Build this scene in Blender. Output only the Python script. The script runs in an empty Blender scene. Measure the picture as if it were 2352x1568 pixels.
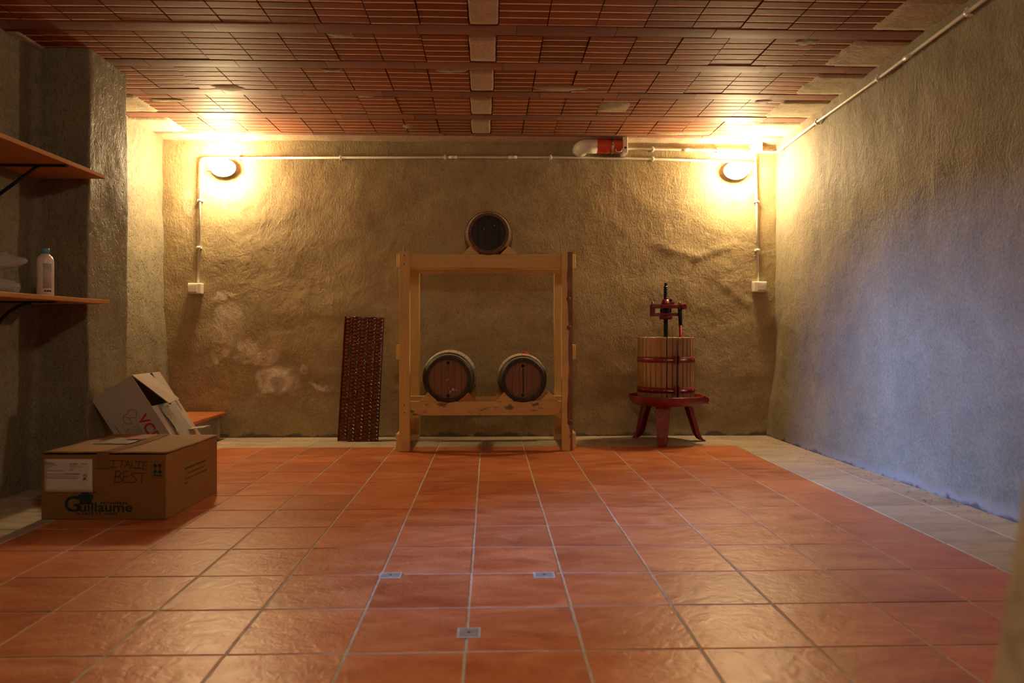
import bpy, bmesh, math, random
from mathutils import Vector, Matrix, noise

random.seed(11)
scene = bpy.context.scene
COL = scene.collection
R = math.radians

# ---------------------------------------------------------------- camera
FPX = 1692.0                 # focal length in pixels of the 2352 px frame
CAMH = 0.8367
YAW = R(1.73)
HOR = 760.0
cam_d = bpy.data.cameras.new('camera')
cam = bpy.data.objects.new('camera', cam_d)
COL.objects.link(cam)
cam.location = (0, 0, CAMH)
cam.rotation_euler = (R(90), 0, -YAW)
cam_d.sensor_width = 36.0
cam_d.lens = FPX / 2352 * 36.0
cam_d.shift_y = -(784 - HOR) / 2352
cam_d.clip_start = 0.05
cam_d.dof.use_dof = True
cam_d.dof.focus_distance = 5.2
cam_d.dof.aperture_fstop = 3.2
scene.camera = cam

# ---------------------------------------------------------------- light
world = bpy.data.worlds.new('world')
scene.world = world
world.use_nodes = True
world.node_tree.nodes['Background'].inputs[0].default_value = (0.4, 0.55, 1.0, 1)
world.node_tree.nodes['Background'].inputs[1].default_value = 0.05

LAMP_COLOR = (1.0, 0.735, 0.385)
LAMP_STRENGTH = 320.0
FRONT_COLOR = (1.0, 0.80, 0.54)
FRONT_STRENGTH = 175.0

day_d = bpy.data.lights.new('daylight', 'AREA')
day_d.shape = 'RECTANGLE'
day_d.size = .75
day_d.size_y = .45
day_d.energy = 1300
day_d.color = (0.22, 0.40, 1.0)
day = bpy.data.objects.new('daylight', day_d)
COL.objects.link(day)
day.location = (-5.4, 0.0, 1.9)          # outside the unseen window added in the left wall
day.rotation_euler = (Vector((2.28, 3.6, 0.7)) - Vector(day.location)).to_track_quat('-Z', 'Y').to_euler()

vs = scene.view_settings
vs.view_transform = 'Standard'
vs.look = 'None'
vs.gamma = 1
vs.use_curve_mapping = False
vs.exposure = 0.2
scene.cycles.max_bounces = 6
scene.cycles.diffuse_bounces = 4
scene.cycles.glossy_bounces = 3
scene.cycles.transmission_bounces = 4
scene.cycles.caustics_reflective = False
scene.cycles.caustics_refractive = False

# ---------------------------------------------------------------- geometry helpers
CY, SY = math.cos(YAW), math.sin(YAW)

def ray(px, py):
    dx = (px - 1176) / FPX
    return Vector((dx * CY + SY, CY - dx * SY, -(py - HOR) / FPX))

def at(px, py, Y):
    d = ray(px, py)
    s = Y / d.y
    return Vector((d.x * s, Y, CAMH + d.z * s))

def atz(px, py, z):
    d = ray(px, py)
    s = (z - CAMH) / d.z
    return Vector((d.x * s, d.y * s, z))


class MB:
    def __init__(self):
        self.v = []; self.f = []; self.m = []; self.sm = []

    def add(self, vs_, fs, mi=0, smooth=False):
        o = len(self.v)
        self.v += [tuple(p) for p in vs_]
        for f in fs:
            self.f.append([i + o for i in f]); self.m.append(mi); self.sm.append(smooth)
        return self

    def box(self, x0, x1, y0, y1, z0, z1, mi=0):
        return self.add([(x0, y0, z0), (x1, y0, z0), (x1, y1, z0), (x0, y1, z0),
                         (x0, y0, z1), (x1, y0, z1), (x1, y1, z1), (x0, y1, z1)],
                        [(0, 3, 2, 1), (4, 5, 6, 7), (0, 1, 5, 4), (1, 2, 6, 5), (2, 3, 7, 6), (3, 0, 4, 7)], mi)

    def prism(self, pts, axis, a, b, mi=0, smooth=False):
        """pts: 2D outline (counter clockwise), extruded along axis from a to b"""
        n = len(pts)
        def mk(p, h):
            if axis == 'Y': return (p[0], h, p[1])
            if axis == 'X': return (h, p[0], p[1])
            return (p[0], p[1], h)
        vs_ = [mk(p, a) for p in pts] + [mk(p, b) for p in pts]
        self.add(vs_, [list(range(n))[::-1], [n + i for i in range(n)]], mi)
        self.add(vs_, [(i, (i + 1) % n, n + (i + 1) % n, n + i) for i in range(n)], mi, smooth)
        return self

    def tube(self, pts, r, n=10, mi=0, caps=True, smooth=True):
        pts = [Vector(p) for p in pts]
        rs = r if isinstance(r, (list, tuple)) else [r] * len(pts)
        vs_ = []; fs = []
        up = None
        for i, p in enumerate(pts):
            a = pts[max(i - 1, 0)]; b = pts[min(i + 1, len(pts) - 1)]
            t = (b - a).normalized()
            if up is None:
                up = Vector((0, 0, 1)) if abs(t.z) < .9 else Vector((1, 0, 0))
            u = t.cross(up).normalized(); w = u.cross(t).normalized()
            up = w
            for k in range(n):
                an = 2 * math.pi * k / n
                vs_.append(p + (u * math.cos(an) + w * math.sin(an)) * rs[i])
        for i in range(len(pts) - 1):
            for k in range(n):
                fs.append((i * n + k, i * n + (k + 1) % n, (i + 1) * n + (k + 1) % n, (i + 1) * n + k))
        self.add(vs_, fs, mi, smooth)
        if caps:
            L = len(pts) - 1
            self.add(vs_, [list(range(n))[::-1], [L * n + k for k in range(n)]], mi)
        return self

    def lathe(self, prof, n=32, axis='Z', c=(0, 0, 0), mi=0, smooth=True, closed=False, a0=0, a1=2 * math.pi):
        """prof: (radius, height) list; revolved round axis through c"""
        full = abs(a1 - a0 - 2 * math.pi) < 1e-6
        cols = n if full else n + 1
        vs_ = []; fs = []
        for (r, h) in prof:
            for k in range(cols):
                an = a0 + (a1 - a0) * k / n
                if axis == 'Z': p = (r * math.cos(an), r * math.sin(an), h)
                elif axis == 'Y': p = (r * math.cos(an), h, -r * math.sin(an))
                else: p = (h, r * math.cos(an), r * math.sin(an))
                vs_.append((p[0] + c[0], p[1] + c[1], p[2] + c[2]))
        m = len(prof)
        rng = range(m if closed else m - 1)
        for i in rng:
            j = (i + 1) % m
            for k in range(n):
                k2 = (k + 1) % cols
                fs.append((i * cols + k, i * cols + k2, j * cols + k2, j * cols + k))
        self.add(vs_, fs, mi, smooth)
        return self

    def ribbon(self, pts, w, o, u, v):
        """flat stroke through 2D pts in plane (o,u,v)"""
        for a, b in zip(pts[:-1], pts[1:]):
            a = Vector(a); b = Vector(b)
            d = (b - a)
            if d.length < 1e-7: continue
            d.normalize(); n = Vector((-d.y, d.x)) * w / 2
            q = [a - d * w * .4 - n, b + d * w * .4 - n, b + d * w * .4 + n, a - d * w * .4 + n]
            self.add([o + u * p.x + v * p.y for p in q], [(0, 1, 2, 3)])
        return self

    def mesh(self, name, mats):
        me = bpy.data.meshes.new(name)
        me.from_pydata(self.v, [], self.f)
        for m in (mats if isinstance(mats, (list, tuple)) else [mats]):
            me.materials.append(m)
        me.polygons.foreach_set('material_index', self.m)
        me.polygons.foreach_set('use_smooth', self.sm)
        me.update()
        bm = bmesh.new(); bm.from_mesh(me)
        bmesh.ops.remove_doubles(bm, verts=bm.verts, dist=1e-6)
        bmesh.ops.recalc_face_normals(bm, faces=bm.faces)
        bm.to_mesh(me); bm.free()
        return me

    def build(self, name, mats, parent=None, bevel=0, seg=2):
        o = bpy.data.objects.new(name, self.mesh(name, mats))
        COL.objects.link(o)
        if parent is not None: o.parent = parent
        if bevel:
            b = o.modifiers.new('bevel', 'BEVEL'); b.width = bevel; b.segments = seg
            b.limit_method = 'ANGLE'; b.angle_limit = R(40)
        return o


def link(name, me, parent=None, loc=None, rot=None):
    o = bpy.data.objects.new(name, me)
    COL.objects.link(o)
    if parent is not None: o.parent = parent
    if loc is not None: o.location = loc
    if rot is not None: o.rotation_euler = rot
    return o


def tag(o, label=None, cat=None, group=None, kind=None):
    if label: o['label'] = label
    if cat: o['category'] = cat
    if group: o['group'] = group
    if kind: o['kind'] = kind
    return o


def thing(name, label, cat, loc=(0, 0, 0), rot=(0, 0, 0), group=None):
    o = bpy.data.objects.new(name, None)
    o.empty_display_size = .05
    COL.objects.link(o)
    o.location = loc; o.rotation_euler = rot
    return tag(o, label, cat, group)


# ---------------------------------------------------------------- material helpers
def nn(nt, t, **kw):
    n = nt.nodes.new(t)
    for k, v in kw.items():
        if k.startswith('i_'):
            key = k[2:]
            key = int(key) if key.isdigit() else key.replace('_', ' ')
            n.inputs[key].default_value = v
        else:
            setattr(n, k, v)
    return n


def new_mat(name, rough=.6, spec=.5, base=(.5, .5, .5), metal=0.0):
    m = bpy.data.materials.new(name)
    m.use_nodes = True
    nt = m.node_tree
    b = nt.nodes['Principled BSDF']
    b.inputs['Base Color'].default_value = (*base, 1)
    b.inputs['Roughness'].default_value = rough
    b.inputs['Specular IOR Level'].default_value = spec
    b.inputs['Metallic'].default_value = metal
    return m, nt, b


def coords(nt, scale=(1, 1, 1), kind='Object'):
    tc = nn(nt, 'ShaderNodeTexCoord')
    mp = nn(nt, 'ShaderNodeMapping')
    mp.inputs['Scale'].default_value = scale
    nt.links.new(tc.outputs[kind], mp.inputs['Vector'])
    return mp.outputs['Vector']


def tex(nt, vec, scale, detail=4, rough=.55, dist=0.0):
    n = nn(nt, 'ShaderNodeTexNoise')
    n.inputs['Scale'].default_value = scale
    n.inputs['Detail'].default_value = detail
    n.inputs['Roughness'].default_value = rough
    n.inputs['Distortion'].default_value = dist
    nt.links.new(vec, n.inputs['Vector'])
    return n.outputs['Fac']


def ramp(nt, fac, stops):
    r = nn(nt, 'ShaderNodeValToRGB')
    el = r.color_ramp.elements
    while len(el) < len(stops): el.new(.5)
    for e, (p, c) in zip(el, stops):
        e.position = p; e.color = (*c, 1) if len(c) == 3 else c
    nt.links.new(fac, r.inputs['Fac'])
    return r.outputs['Color']


def mixc(nt, fac, a, b, mode='MIX'):
    m = nn(nt, 'ShaderNodeMix', data_type='RGBA', blend_type=mode)
    for s, val in ((0, fac), (6, a), (7, b)):
        if hasattr(val, 'links') or hasattr(val, 'is_linked'):
            nt.links.new(val, m.inputs[s])
        else:
            m.inputs[s].default_value = val if s == 0 else (*val, 1)
    return m.outputs[2]


def mathn(nt, op, a, b=None, clamp=False):
    m = nn(nt, 'ShaderNodeMath', operation=op, use_clamp=clamp)
    for i, val in enumerate((a, b)):
        if val is None: continue
        if hasattr(val, 'is_linked'): nt.links.new(val, m.inputs[i])
        else: m.inputs[i].default_value = val
    return m.outputs[0]


def bump(nt, b, hs, strength=.5, dist=.01):
    bp = nn(nt, 'ShaderNodeBump')
    bp.inputs['Strength'].default_value = strength
    bp.inputs['Distance'].default_value = dist
    nt.links.new(hs, bp.inputs['Height'])
    nt.links.new(bp.outputs[0], b.inputs['Normal'])
    return bp


def L(nt, a, b): nt.links.new(a, b)


def flat_mat(name, base, rough=.5, spec=.5, metal=0.0, var=.12, scale=30):
    m, nt, b = new_mat(name, rough, spec, base, metal)
    v = coords(nt)
    f = tex(nt, v, scale, 3)
    lo = tuple(c * (1 - var) for c in base); hi = tuple(min(1, c * (1 + var)) for c in base)
    L(nt, ramp(nt, f, [(.3, lo), (.7, hi)]), b.inputs['Base Color'])
    return m


def plaster_mat(name, dark, light, patches=(), specks=True, rough=.72, spec=.35, base_band=None, pits=None, foot=None):
    m, nt, b = new_mat(name, rough, spec)
    v = coords(nt)
    big = tex(nt, v, 1.1, 4, .6, .4)
    mid = tex(nt, v, 6, 4, .62, .3)
    fine = tex(nt, v, 70, 2, .7)
    c = ramp(nt, big, [(.32, dark), (.68, light)])
    c = mixc(nt, .55, c, ramp(nt, mid, [(.3, dark), (.7, light)]))
    # fine grain of the sand
    g = ramp(nt, fine, [(.25, (.72, .70, .66)), (.6, (1, 1, 1)), (.85, (1.12, 1.12, 1.1))])
    c = mixc(nt, 1.0, c, g, 'MULTIPLY')
    # dark trowel scratches
    sv = coords(nt, (1, 1, .45))
    sc = tex(nt, sv, 26, 3, .75, 2.2)
    c = mixc(nt, ramp(nt, sc, [(.62, (0, 0, 0)), (.74, (.55, .55, .55))]), c, tuple(x * .55 for x in dark))
    if patches:
        d1 = nn(nt, 'ShaderNodeTexNoise'); d1.inputs['Scale'].default_value = 7; d1.inputs['Detail'].default_value = 3
        L(nt, v, d1.inputs['Vector'])
        off = nn(nt, 'ShaderNodeVectorMath', operation='MULTIPLY_ADD')
        L(nt, d1.outputs['Color'], off.inputs[0])
        off.inputs[1].default_value = (.22, 0, .22)
        off.inputs[2].default_value = (-.11, 0, -.11)
        add = nn(nt, 'ShaderNodeVectorMath', operation='ADD')
        L(nt, v, add.inputs[0]); L(nt, off.outputs[0], add.inputs[1])
        total = None
        for (cx, cy, cz, rx, ry, rz, st) in patches:
            s = nn(nt, 'ShaderNodeVectorMath', operation='SUBTRACT')
            L(nt, add.outputs[0], s.inputs[0]); s.inputs[1].default_value = (cx, cy, cz)
            k = nn(nt, 'ShaderNodeVectorMath', operation='MULTIPLY')
            L(nt, s.outputs[0], k.inputs[0]); k.inputs[1].default_value = (1 / rx, 1 / ry, 1 / rz)
            ln = nn(nt, 'ShaderNodeVectorMath', operation='LENGTH')
            L(nt, k.outputs[0], ln.inputs[0])
            e = mathn(nt, 'SUBTRACT', 1.0, ln.outputs['Value'])
            e = mathn(nt, 'MULTIPLY', e, 3.0, True)
            e = mathn(nt, 'MULTIPLY', e, st)
            total = e if total is None else mathn(nt, 'MAXIMUM', total, e)
        bl = ramp(nt, tex(nt, v, 14, 6, .7), [(.36, (.15, .15, .15)), (.56, (1, 1, 1))])
        f = mathn(nt, 'MULTIPLY', total, bl)
        c = mixc(nt, f, c, (.72, .64, .52))
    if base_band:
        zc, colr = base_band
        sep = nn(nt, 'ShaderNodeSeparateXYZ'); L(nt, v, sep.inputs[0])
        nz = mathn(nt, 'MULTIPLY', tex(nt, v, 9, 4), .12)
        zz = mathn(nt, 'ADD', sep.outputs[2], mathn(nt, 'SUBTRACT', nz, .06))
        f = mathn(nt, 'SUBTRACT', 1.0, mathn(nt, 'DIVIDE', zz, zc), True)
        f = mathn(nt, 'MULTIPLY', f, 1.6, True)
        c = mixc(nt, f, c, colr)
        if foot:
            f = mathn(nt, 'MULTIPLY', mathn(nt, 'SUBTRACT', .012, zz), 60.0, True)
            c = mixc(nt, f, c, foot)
    L(nt, c, b.inputs['Base Color'])
    h = mathn(nt, 'ADD', mathn(nt, 'MULTIPLY', mid, .8), mathn(nt, 'MULTIPLY', fine, .10))
    h = mathn(nt, 'ADD', h, mathn(nt, 'MULTIPLY', sc, -.28))
    if pits:
        pv = tex(nt, coords(nt, (1, 1, .8)), 30, 3, .7)
        h = mathn(nt, 'ADD', h, mathn(nt, 'MULTIPLY', ramp(nt, pv, [(.36, (0, 0, 0)), (.46, (1, 1, 1))]), .35))
    bump(nt, b, h, .55, .03)
    return m


def wood_mat(name, axis, c1, c2, dark, rough=.55, knots=True, stain=None):
    m, nt, b = new_mat(name, rough, .4)
    sc = {'X': (.08, 1, 1), 'Y': (1, .08, 1), 'Z': (1, 1, .08)}[axis]
    oi = nn(nt, 'ShaderNodeObjectInfo')
    tc = nn(nt, 'ShaderNodeTexCoord')
    add = nn(nt, 'ShaderNodeVectorMath', operation='ADD')
    rn = nn(nt, 'ShaderNodeVectorMath', operation='SCALE'); rn.inputs[0].default_value = (7, 5, 3)
    L(nt, oi.outputs['Random'], rn.inputs['Scale'])
    L(nt, tc.outputs['Object'], add.inputs[0]); L(nt, rn.outputs[0], add.inputs[1])
    mp = nn(nt, 'ShaderNodeMapping'); mp.inputs['Scale'].default_value = sc
    L(nt, add.outputs[0], mp.inputs['Vector'])
    v = mp.outputs['Vector']
    g = tex(nt, v, 38, 5, .6, 1.2)
    g2 = tex(nt, v, 160, 3, .6, .4)
    c = ramp(nt, g, [(.3, c1), (.62, c2)])
    c = mixc(nt, .3, c, ramp(nt, g2, [(.3, c1), (.7, c2)]))
    big = tex(nt, add.outputs[0], 5, 4)
    c = mixc(nt, ramp(nt, big, [(.5, (0, 0, 0)), (.75, (.5, .5, .5))]), c, dark)
    if knots:
        vo = nn(nt, 'ShaderNodeTexVoronoi'); vo.inputs['Scale'].default_value = 4.2
        L(nt, add.outputs[0], vo.inputs['Vector'])
        c = mixc(nt, ramp(nt, vo.outputs['Distance'], [(.04, (.9, .9, .9)), (.085, (0, 0, 0))]), c, tuple(x * .35 for x in dark))
    if stain:
        s = tex(nt, coords(nt, (1, 1, 2.2)), 9, 5, .7)
        c = mixc(nt, ramp(nt, s, [(.56, (0, 0, 0)), (.63, (.85, .85, .85))]), c, stain)
    L(nt, c, b.inputs['Base Color'])
    bump(nt, b, g2, .25, .003)
    return m


# ---------------------------------------------------------------- materials
P_DARK = (.30, .235, .13)
P_LIGHT = (.48, .38, .215)
YB = 5.83

def pp(px, py, rx, rz, st):
    q = at(px, py, YB)
    return (q.x, YB, q.z, rx, 1.0, rz, st)

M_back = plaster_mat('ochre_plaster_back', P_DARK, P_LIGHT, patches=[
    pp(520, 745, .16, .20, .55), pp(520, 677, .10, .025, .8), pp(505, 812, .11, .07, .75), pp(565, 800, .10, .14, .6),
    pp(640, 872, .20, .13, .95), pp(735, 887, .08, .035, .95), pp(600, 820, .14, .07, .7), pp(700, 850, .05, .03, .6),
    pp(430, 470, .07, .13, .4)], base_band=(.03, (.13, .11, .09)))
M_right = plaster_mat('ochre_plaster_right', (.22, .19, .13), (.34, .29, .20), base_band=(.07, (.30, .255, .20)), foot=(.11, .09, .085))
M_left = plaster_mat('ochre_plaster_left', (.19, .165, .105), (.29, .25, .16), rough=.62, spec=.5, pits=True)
M_front = plaster_mat('ochre_plaster_front', P_DARK, P_LIGHT)

# terracotta floor tiles
def tile_mat(name, c1, c2, c3, rough, dusty=False):
    m, nt, b = new_mat(name, rough, .5)
    oi = nn(nt, 'ShaderNodeObjectInfo')
    tc = nn(nt, 'ShaderNodeTexCoord')
    add = nn(nt, 'ShaderNodeVectorMath', operation='ADD')
    rn = nn(nt, 'ShaderNodeVectorMath', operation='SCALE'); rn.inputs[0].default_value = (31, 17, 5)
    L(nt, oi.outputs['Random'], rn.inputs['Scale'])
    L(nt, tc.outputs['Object'], add.inputs[0]); L(nt, rn.outputs[0], add.inputs[1])
    v = add.outputs[0]
    mp = nn(nt, 'ShaderNodeMapping'); mp.inputs['Scale'].default_value = (.55, 1.3, 1)
    L(nt, v, mp.inputs['Vector'])
    a = tex(nt, mp.outputs[0], 7, 5, .65, .8)
    c = ramp(nt, a, [(.32, c1), (.5, c2), (.7, c3)])
    pv = ramp(nt, oi.outputs['Random'], [(0, (.86, .84, .82)), (.5, (1, 1, 1)), (1, (1.1, 1.08, 1.0))])
    c = mixc(nt, 1, c, pv, 'MULTIPLY')
    s = tex(nt, v, 60, 3, .6)
    c = mixc(nt, ramp(nt, s, [(.70, (0, 0, 0)), (.78, (.5, .5, .5))]), c, (.12, .05, .03))
    L(nt, c, b.inputs['Base Color'])
    h = mathn(nt, 'ADD', tex(nt, v, 24, 3, .6, .5), mathn(nt, 'MULTIPLY', tex(nt, v, 120, 2), .10))
    bump(nt, b, h, .42 if not dusty else .4, .006)
    rr = nn(nt, 'ShaderNodeMapRange'); rr.inputs[3].default_value = rough - .07; rr.inputs[4].default_value = rough + .12
    L(nt, a, rr.inputs[0]); L(nt, rr.outputs[0], b.inputs['Roughness'])
    return m

M_tile = tile_mat('terracotta_floor_tile', (.40, .10, .038), (.52, .16, .06), (.60, .24, .105), .36)
M_dusty = tile_mat('dusty_border_tile', (.34, .27, .19), (.43, .35, .25), (.50, .41, .30), .8, True)
M_grout = flat_mat('pale_grout', (.48, .43, .36), .85, .2, var=.2, scale=25)
M_cement = flat_mat('grey_cement', (.27, .25, .21), .85, .2, var=.25, scale=40)
M_cem_dark = flat_mat('smeared_mortar', (.30, .24, .20), .85, .2, var=.3, scale=30)

# ceiling clay
def clay_mat(name, c1, c2, rough=.62, streak=True):
    m, nt, b = new_mat(name, rough, .2)
    oi = nn(nt, 'ShaderNodeObjectInfo')
    tc = nn(nt, 'ShaderNodeTexCoord')
    add = nn(nt, 'ShaderNodeVectorMath', operation='ADD')
    rn = nn(nt, 'ShaderNodeVectorMath', operation='SCALE'); rn.inputs[0].default_value = (13, 29, 3)
    L(nt, oi.outputs['Random'], rn.inputs['Scale'])
    L(nt, tc.outputs['Object'], add.inputs[0]); L(nt, rn.outputs[0], add.inputs[1])
    mp = nn(nt, 'ShaderNodeMapping'); mp.inputs['Scale'].default_value = (.25, 1, 1)
    L(nt, add.outputs[0], mp.inputs['Vector'])
    a = tex(nt, mp.outputs[0], 9, 5, .6, .5)
    c = ramp(nt, a, [(.3, c1), (.7, c2)])
    pv = ramp(nt, oi.outputs['Random'], [(0, (.78, .76, .74)), (.5, (1, 1, 1)), (1, (1.15, 1.15, 1.1))])
    c = mixc(nt, 1, c, pv, 'MULTIPLY')
    d = tex(nt, add.outputs[0], 14, 5, .7)
    c = mixc(nt, ramp(nt, d, [(.68, (0, 0, 0)), (.82, (.5, .5, .5))]), c, (.42, .28, .18))
    L(nt, c, b.inputs['Base Color'])
    bump(nt, b, tex(nt, mp.outputs[0], 90, 3), .2, .003)
    return m

M_clay = clay_mat('ceiling_clay', (.20, .055, .026), (.29, .085, .040))
M_groove = flat_mat('painted_light_in_clay_groove', (.78, .54, .33), .75, .2, var=.2)  # lamplight caught on the groove slopes, painted in as a pale colour
M_joist = clay_mat('joist_clay', (.24, .11, .084), (.32, .155, .12), .6)
M_slab = flat_mat('dark_slab', (.05, .035, .025), .9, .1)
M_conc = plaster_mat('pale_concrete', (.48, .41, .29), (.62, .54, .40), rough=.85, spec=.2)
M_conc_rib = plaster_mat('pinkish_concrete', (.44, .32, .22), (.60, .45, .32), rough=.85, spec=.2)

M_pvc = flat_mat('white_pvc', (.74, .70, .62), .4, .5, var=.03)
M_pvc_grey = flat_mat('grey_plastic_face', (.55, .50, .44), .4, .5, var=.05)
M_black = flat_mat('black_detail', (.02, .018, .016), .5, .4)
M_orange = flat_mat('orange_red_pvc', (.62, .065, .02), .35, .5, var=.06)
M_steel = flat_mat('steel_band', (.5, .48, .45), .3, .5, 1.0)
M_iron = flat_mat('dark_iron', (.03, .027, .025), .4, .5, .6, var=.3)
M_red = flat_mat('dark_red_paint', (.20, .012, .014), .38, .5, var=.25, scale=18)
M_red_worn = flat_mat('worn_red_paint', (.22, .03, .03), .5, .5, var=.45, scale=35)
M_redrod = flat_mat('bright_red_grip', (.36, .012, .012), .4, .5, var=.1)
PINE1, PINE2, PINE_D = (.64, .43, .135), (.77, .56, .21), (.52, .32, .10)
M_pine = {a: wood_mat('pine_' + a.lower(), a, PINE1, PINE2, PINE_D) for a in 'XYZ'}
M_pine_stain = wood_mat('stained_pine', 'X', PINE1, PINE2, PINE_D, stain=(.12, .075, .05))
M_pine_red = wood_mat('reddish_pine', 'X', (.42, .17, .07), (.52, .24, .11), (.30, .10, .04), knots=False)
M_shelf = wood_mat('shelf_board', 'Y', (.46, .20, .055), (.54, .25, .075), (.42, .17, .045), .5, knots=False)
M_bark = wood_mat('bark_edge', 'Z', (.16, .07, .025), (.24, .10, .04), (.10, .045, .02), knots=False)
M_slat = wood_mat('press_slat', 'Z', (.30, .16, .065), (.42, .24, .10), (.24, .12, .045), .5, knots=False)
M_card = flat_mat('brown_cardboard', (.24, .115, .034), .75, .25, var=.06, scale=6)
M_cardw = flat_mat('white_cardboard', (.50, .43, .36), .7, .25, var=.04, scale=6)
M_paper = flat_mat('white_paper', (.62, .54, .49), .6, .3, var=.04, scale=8)
M_ink = flat_mat('black_ink', (.03, .025, .02), .6, .3)
M_inkgrey = flat_mat('grey_ink', (.22, .19, .17), .6, .3)
M_green = flat_mat('dark_green_ink', (.012, .035, .028), .6, .3)
M_greenp = flat_mat('faded_green_ink', (.06, .06, .012), .6, .3)
M_redink = flat_mat('red_ink', (.50, .035, .03), .6, .3)
M_tape = flat_mat('brown_tape', (.20, .10, .032), .25, .5, var=.08)
M_violet = flat_mat('violet_print', (.30, .03, .12), .5, .4)
M_bottle = flat_mat('white_bottle_plastic', (.72, .60, .56), .35, .5, var=.03)
M_blue = flat_mat('blue_cap', (.10, .27, .42), .4, .5, var=.06)
M_lbl = flat_mat('grey_label', (.42, .37, .36), .5, .3, var=.1)

# translucent amber plastic
m, nt, b = new_mat('amber_plastic', .14, .6, (.30, .085, .012))
b.inputs['Transmission Weight'].default_value = .25
b.inputs['IOR'].default_value = 1.45
f = tex(nt, coords(nt), 25, 3)
L(nt, ramp(nt, f, [(.3, (.10, .022, .005)), (.7, (.17, .042, .008))]), b.inputs['Base Color'])
M_amber = m
# clear plastic film
m, nt, b = new_mat('clear_plastic_film', .10, .8, (.85, .82, .76))
b.inputs['Transmission Weight'].default_value = .45
b.inputs['Alpha'].default_value = .8
f = tex(nt, coords(nt, (1, 1, 3)), 40, 4)
bump(nt, b, f, .8, .01)
M_film = m
# lamp glass
m, nt, b = new_mat('lit_lamp_glass', .3, .5, (1, .95, .85))
b.inputs['Emission Color'].default_value = (*LAMP_COLOR, 1)
b.inputs['Emission Strength'].default_value = LAMP_STRENGTH
M_glass = m
m, nt, b = new_mat('lit_lamp_glass_doorway', .3, .5, (1, .95, .85))
b.inputs['Emission Color'].default_value = (*FRONT_COLOR, 1)
b.inputs['Emission Strength'].default_value = FRONT_STRENGTH
M_glass_front = m
# barrels
def stave_mat(name, c1, c2, dust, dust_amt):
    m = wood_mat(name, 'Y', c1, c2, tuple(x * .6 for x in c1), .6, knots=False)
    nt = m.node_tree; b = nt.nodes['Principled BSDF']
    src = b.inputs['Base Color'].links[0].from_socket
    geo = nn(nt, 'ShaderNodeNewGeometry')
    sep = nn(nt, 'ShaderNodeSeparateXYZ'); L(nt, geo.outputs['Normal'], sep.inputs[0])
    nz = tex(nt, coords(nt), 12, 5, .7)
    f = mathn(nt, 'ADD', sep.outputs[2], mathn(nt, 'SUBTRACT', nz, .5))
    f = mathn(nt, 'MULTIPLY', mathn(nt, 'SUBTRACT', f, .25), 2.2, True)
    f = mathn(nt, 'MULTIPLY', f, dust_amt)
    L(nt, mixc(nt, f, src, dust), b.inputs['Base Color'])
    return m

M_stave = stave_mat('old_oak_stave', (.09, .055, .03), (.16, .10, .06), (.48, .41, .30), 1.0)
M_stave_top = stave_mat('red_oak_stave', (.12, .055, .03), (.19, .09, .05), (.32, .25, .16), .7)
M_head = wood_mat('barrel_head', 'Z', (.17, .085, .042), (.27, .14, .07), (.08, .04, .022), .5)
M_head_dark = wood_mat('wine_black_head', 'Z', (.018, .014, .014), (.035, .027, .027), (.012, .01, .01), .6, knots=False)
M_hoop = flat_mat('dark_hoop', (.05, .038, .03), .5, .5, .5, var=.4)
M_redwax = flat_mat('red_wax', (.40, .02, .02), .5, .4)
M_hole = flat_mat('dark_hole', (.012, .01, .008), .8, .2)

CEIL = 2.346

# ================================================================ STRUCTURE
# ---- floor: bed of grout with single tiles
T = .31
GX0 = -.064            # one grid line in x
GY0 = 1.926            # one grid line in y
floor = tag(MB().box(-2.75, 2.75, -2.2, 6.2, -.15, -.0022).build('floor', M_grout), kind='structure')


def tile_mesh(name, mat, w, d):
    g = .0035
    x0, x1, y0, y1 = g - w / 2, w / 2 - g, g - d / 2, d / 2 - g
    e = .0022
    mb = MB()
    a = [(x0, y0, -.006), (x1, y0, -.006), (x1, y1, -.006), (x0, y1, -.006)]
    c = [(x0, y0, -e), (x1, y0, -e), (x1, y1, -e), (x0, y1, -e)]
    t = [(x0 + e, y0 + e, 0), (x1 - e, y0 + e, 0), (x1 - e, y1 - e, 0), (x0 + e, y1 - e, 0)]
    v = a + c + t
    fs = [(8, 9, 10, 11)]
    for i in range(4):
        j = (i + 1) % 4
        fs.append((i, j, 4 + j, 4 + i)); fs.append((4 + i, 4 + j, 8 + j, 8 + i))
    mb.add(v, fs)
    return mb.mesh(name, mat)


tile_full = tile_mesh('floor_tile', M_tile, T, T)
rest = MB()
XL, XR = GX0 - 6 * T, GX0 + 6 * T           # edges of the terracotta field
YT = GY0 + 11 * T                            # far edge of the field

def put_tile(me, x, y):
    link('floor_tile', me, floor, (x, y, random.uniform(-.0006, .0004)),
         (random.uniform(-.0012, .0012), random.uniform(-.0012, .0012), random.uniform(-.003, .003)))

for j in range(-4, 11):
    for i in range(-6, 6):
        put_tile(tile_full, GX0 + (i + .5) * T, GY0 + (j + .5) * T)
for j in range(-12, -4):
    for i in range(-6, 6):
        x, y = GX0 + (i + .5) * T, GY0 + (j + .5) * T
        rest.box(x - T / 2 + .0035, x + T / 2 - .0035, y - T / 2 + .0035, y + T / 2 - .0035, -.006, 0)
tag(rest.build('floor_tile', M_tile, floor), kind='stuff')
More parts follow.
